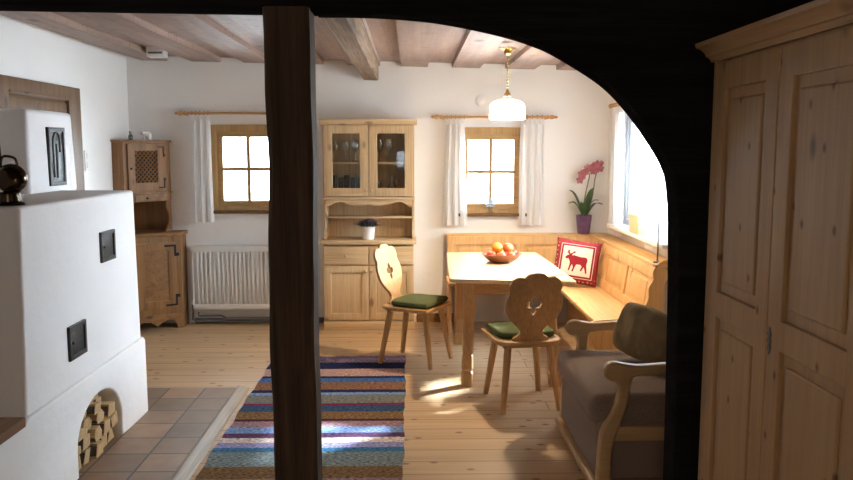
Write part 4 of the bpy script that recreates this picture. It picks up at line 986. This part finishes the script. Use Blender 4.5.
# ------------------------------------------------------------------ wardrobe
wd = thing('wardrobe', 'tall light pine wardrobe with panelled doors in front of the black partition', 'wardrobe', (1.43, 2.55, 0))
WX, WY0, WY1 = 1.168, 1.98, 3.12
MB().box(WX+.02, 1.74, WY0, WY1, .08, 1.985, .003).build('carcass', WARD['z'], wd)
MB().box(WX+.0, 1.74, WY0-.01, WY1+.006, 0, .09, .006).build('plinth', WARD['y'], wd)
prof = [(1.74, 1.98), (WX+.0, 1.98), (WX-.005, 1.99), (WX-.012, 1.998), (WX-.02, 2.0), (WX-.028, 2.014), (WX-.045, 2.028), (WX-.062, 2.034), (WX-.066, 2.05), (1.74, 2.05)]
MB().prism([prof], WY1-WY0+.06, .001, XZ((WY0+WY1)/2)).build('cornice', WARD['y'], wd, smooth=25)
MB().box(WX+.002, WX+.024, WY1-.028, WY1, .09, 1.98, .003).build('corner_stile', WARD['z'], wd)
def wdoor(Y0, Y1, key):
    L = Y1-Y0; M = Matrix(((0, 0, -1, WX+.012), (-1, 0, 0, Y1), (0, 1, 0, 0), (0, 0, 0, 1)))
    z0, z1 = .10, 1.97; st = .095
    holes = [rect(st, L-st, .20, 1.005), rect(st, L-st, 1.105, 1.87)]
    d = MB().prism([rect(.0015, L-.0015, z0, z1)] + holes, .024, .005, M).build('door', WARD['z'], wd, smooth=30)
    for hl in holes:
        (a, b), (c, _), (_, e), _ = hl
        pn = MB().prism([rect(a-.006, c+.006, b-.006, e+.006)], .008, 0, M @ Tz(-.007)).build('door_panel', WARD['z'], d, smooth=0)
        MB().prism([rect(a+.035, c-.035, b+.04, e-.04)], .014, .008, M @ Tz(-.001), 1).build('raised_field', WARD['z'], d, smooth=20)
    if key:
        es = spline([(.0, .045), (.007, .03), (.012, .022), (.006, .012), (.013, .0), (.006, -.012), (.012, -.022), (.007, -.03), (.0, -.045), (-.007, -.03), (-.012, -.022), (-.006, -.012), (-.013, 0), (-.006, .012), (-.012, .022), (-.007, .03)], 3)
        k_ = MB().prism([[(x+.025, z+1.025) for x, z in es]], .004, .001, M @ Tz(.014)).build('escutcheon', IRONG, d, smooth=0)
        k_['label'] = 'grey metal keyhole plate'
        MB().tube([M @ Vector((.025, 1.025, .013)), M @ Vector((.025, 1.025, .0175))], .004, 8).build('keyhole', BLACKIRON, k_) if False else None
    return d
wdoor(2.562, 3.095, False); wdoor(1.985, 2.558, True)
# ------------------------------------------------------------------ lights
wld = bpy.data.worlds.new('daylight'); S.world = wld; wld.use_nodes = True
bg = wld.node_tree.nodes['Background']; bg.inputs[0].default_value = (.75, .87, 1., 1); bg.inputs[1].default_value = 1.
# hazy bright sky: brightest around the sun's side of the house
wt = wld.node_tree
_tc = N(wt, 'ShaderNodeTexCoord'); _dt = N(wt, 'ShaderNodeVectorMath', operation='DOT_PRODUCT'); _dt.inputs[1].default_value = Vector((.85, .45, .25)).normalized()
wt.links.new(_tc.outputs['Generated'], _dt.inputs[0])
_mx = N(wt, 'ShaderNodeMath', operation='MAXIMUM'); _mx.inputs[1].default_value = 0.; wt.links.new(_dt.outputs['Value'], _mx.inputs[0])
_pw = N(wt, 'ShaderNodeMath', operation='POWER'); _pw.inputs[1].default_value = 3.; wt.links.new(_mx.outputs[0], _pw.inputs[0])
_ma = N(wt, 'ShaderNodeMath', operation='MULTIPLY_ADD'); _ma.inputs[1].default_value = 62.; _ma.inputs[2].default_value = 8.; wt.links.new(_pw.outputs[0], _ma.inputs[0])
wt.links.new(_ma.outputs[0], bg.inputs[1])
def area(name, loc, rot, sx, sy, power, color, portal=False, spread=180):
    l = bpy.data.lights.new(name, 'AREA'); l.shape = 'RECTANGLE'; l.size = sx; l.size_y = sy; l.energy = power; l.color = color; l.spread = radians(spread)
    if portal: l.cycles.is_portal = True
    o = bpy.data.objects.new(name, l); COL.objects.link(o); o.location = loc; o.rotation_euler = rot; return o
area('portal', (XR+.10, (WR[0]+WR[1])/2, (WR[2]+WR[3])/2), (0, radians(90), 0), WR[3]-WR[2], WR[1]-WR[0], 1, (1, 1, 1), True)
for W in (W1, W2): area('portal', ((W[0]+W[1])/2, YB+.10, (W[2]+W[3])/2), (radians(-90), 0, 0), W[1]-W[0], W[3]-W[2], 1, (1, 1, 1), True)
area('portal', ((WFR[0]+WFR[1])/2, YF-.10, (WFR[2]+WFR[3])/2), (radians(90), 0, 0), WFR[1]-WFR[0], WFR[3]-WFR[2], 1, (1, 1, 1), True)
pt = bpy.data.lights.new('pendant_bulb', 'POINT'); pt.energy = 62; pt.color = (1., .78, .52); pt.shadow_soft_size = .035
po = bpy.data.objects.new('pendant_bulb', pt); COL.objects.link(po); po.location = (.715, 6.0, 1.958)
nl = bpy.data.lights.new('near_room_fill_lamp', 'POINT'); nl.energy = 12; nl.color = (1., .83, .64); nl.shadow_soft_size = .12  # unseen lamp, added behind the camera to warm the near room
no = bpy.data.objects.new('near_room_fill_lamp', nl); COL.objects.link(no); no.location = (-.75, -.8, 2.1)
sl = bpy.data.lights.new('sun', 'SUN'); sl.energy = 46; sl.color = (.84, .92, 1.); sl.angle = radians(3.5)
so = bpy.data.objects.new('sun', sl); COL.objects.link(so); so.location = (8, 10, 5)
so.rotation_euler = Vector((-.80*cos(radians(29.5)), -.60*cos(radians(29.5)), -sin(radians(29.5)))).to_track_quat('-Z', 'Y').to_euler()
# ------------------------------------------------------------------ camera
cam = bpy.data.cameras.new('camera'); co = bpy.data.objects.new('camera', cam); COL.objects.link(co)
cam.sensor_width = 36; cam.lens = F/853*36; cam.clip_start = .05
co.location = (0, 0, H); co.rotation_euler = (pi/2 - pitch, 0, -yaw); S.camera = co
S.view_settings.view_transform = 'Standard'; S.view_settings.look = 'None'; S.view_settings.exposure = .9; S.view_settings.gamma = 1.; S.view_settings.use_curve_mapping = False
S.cycles.use_denoising = True
S.cycles.max_bounces = 10; S.cycles.diffuse_bounces = 6; S.cycles.transparent_max_bounces = 12; S.cycles.sample_clamp_indirect = 6
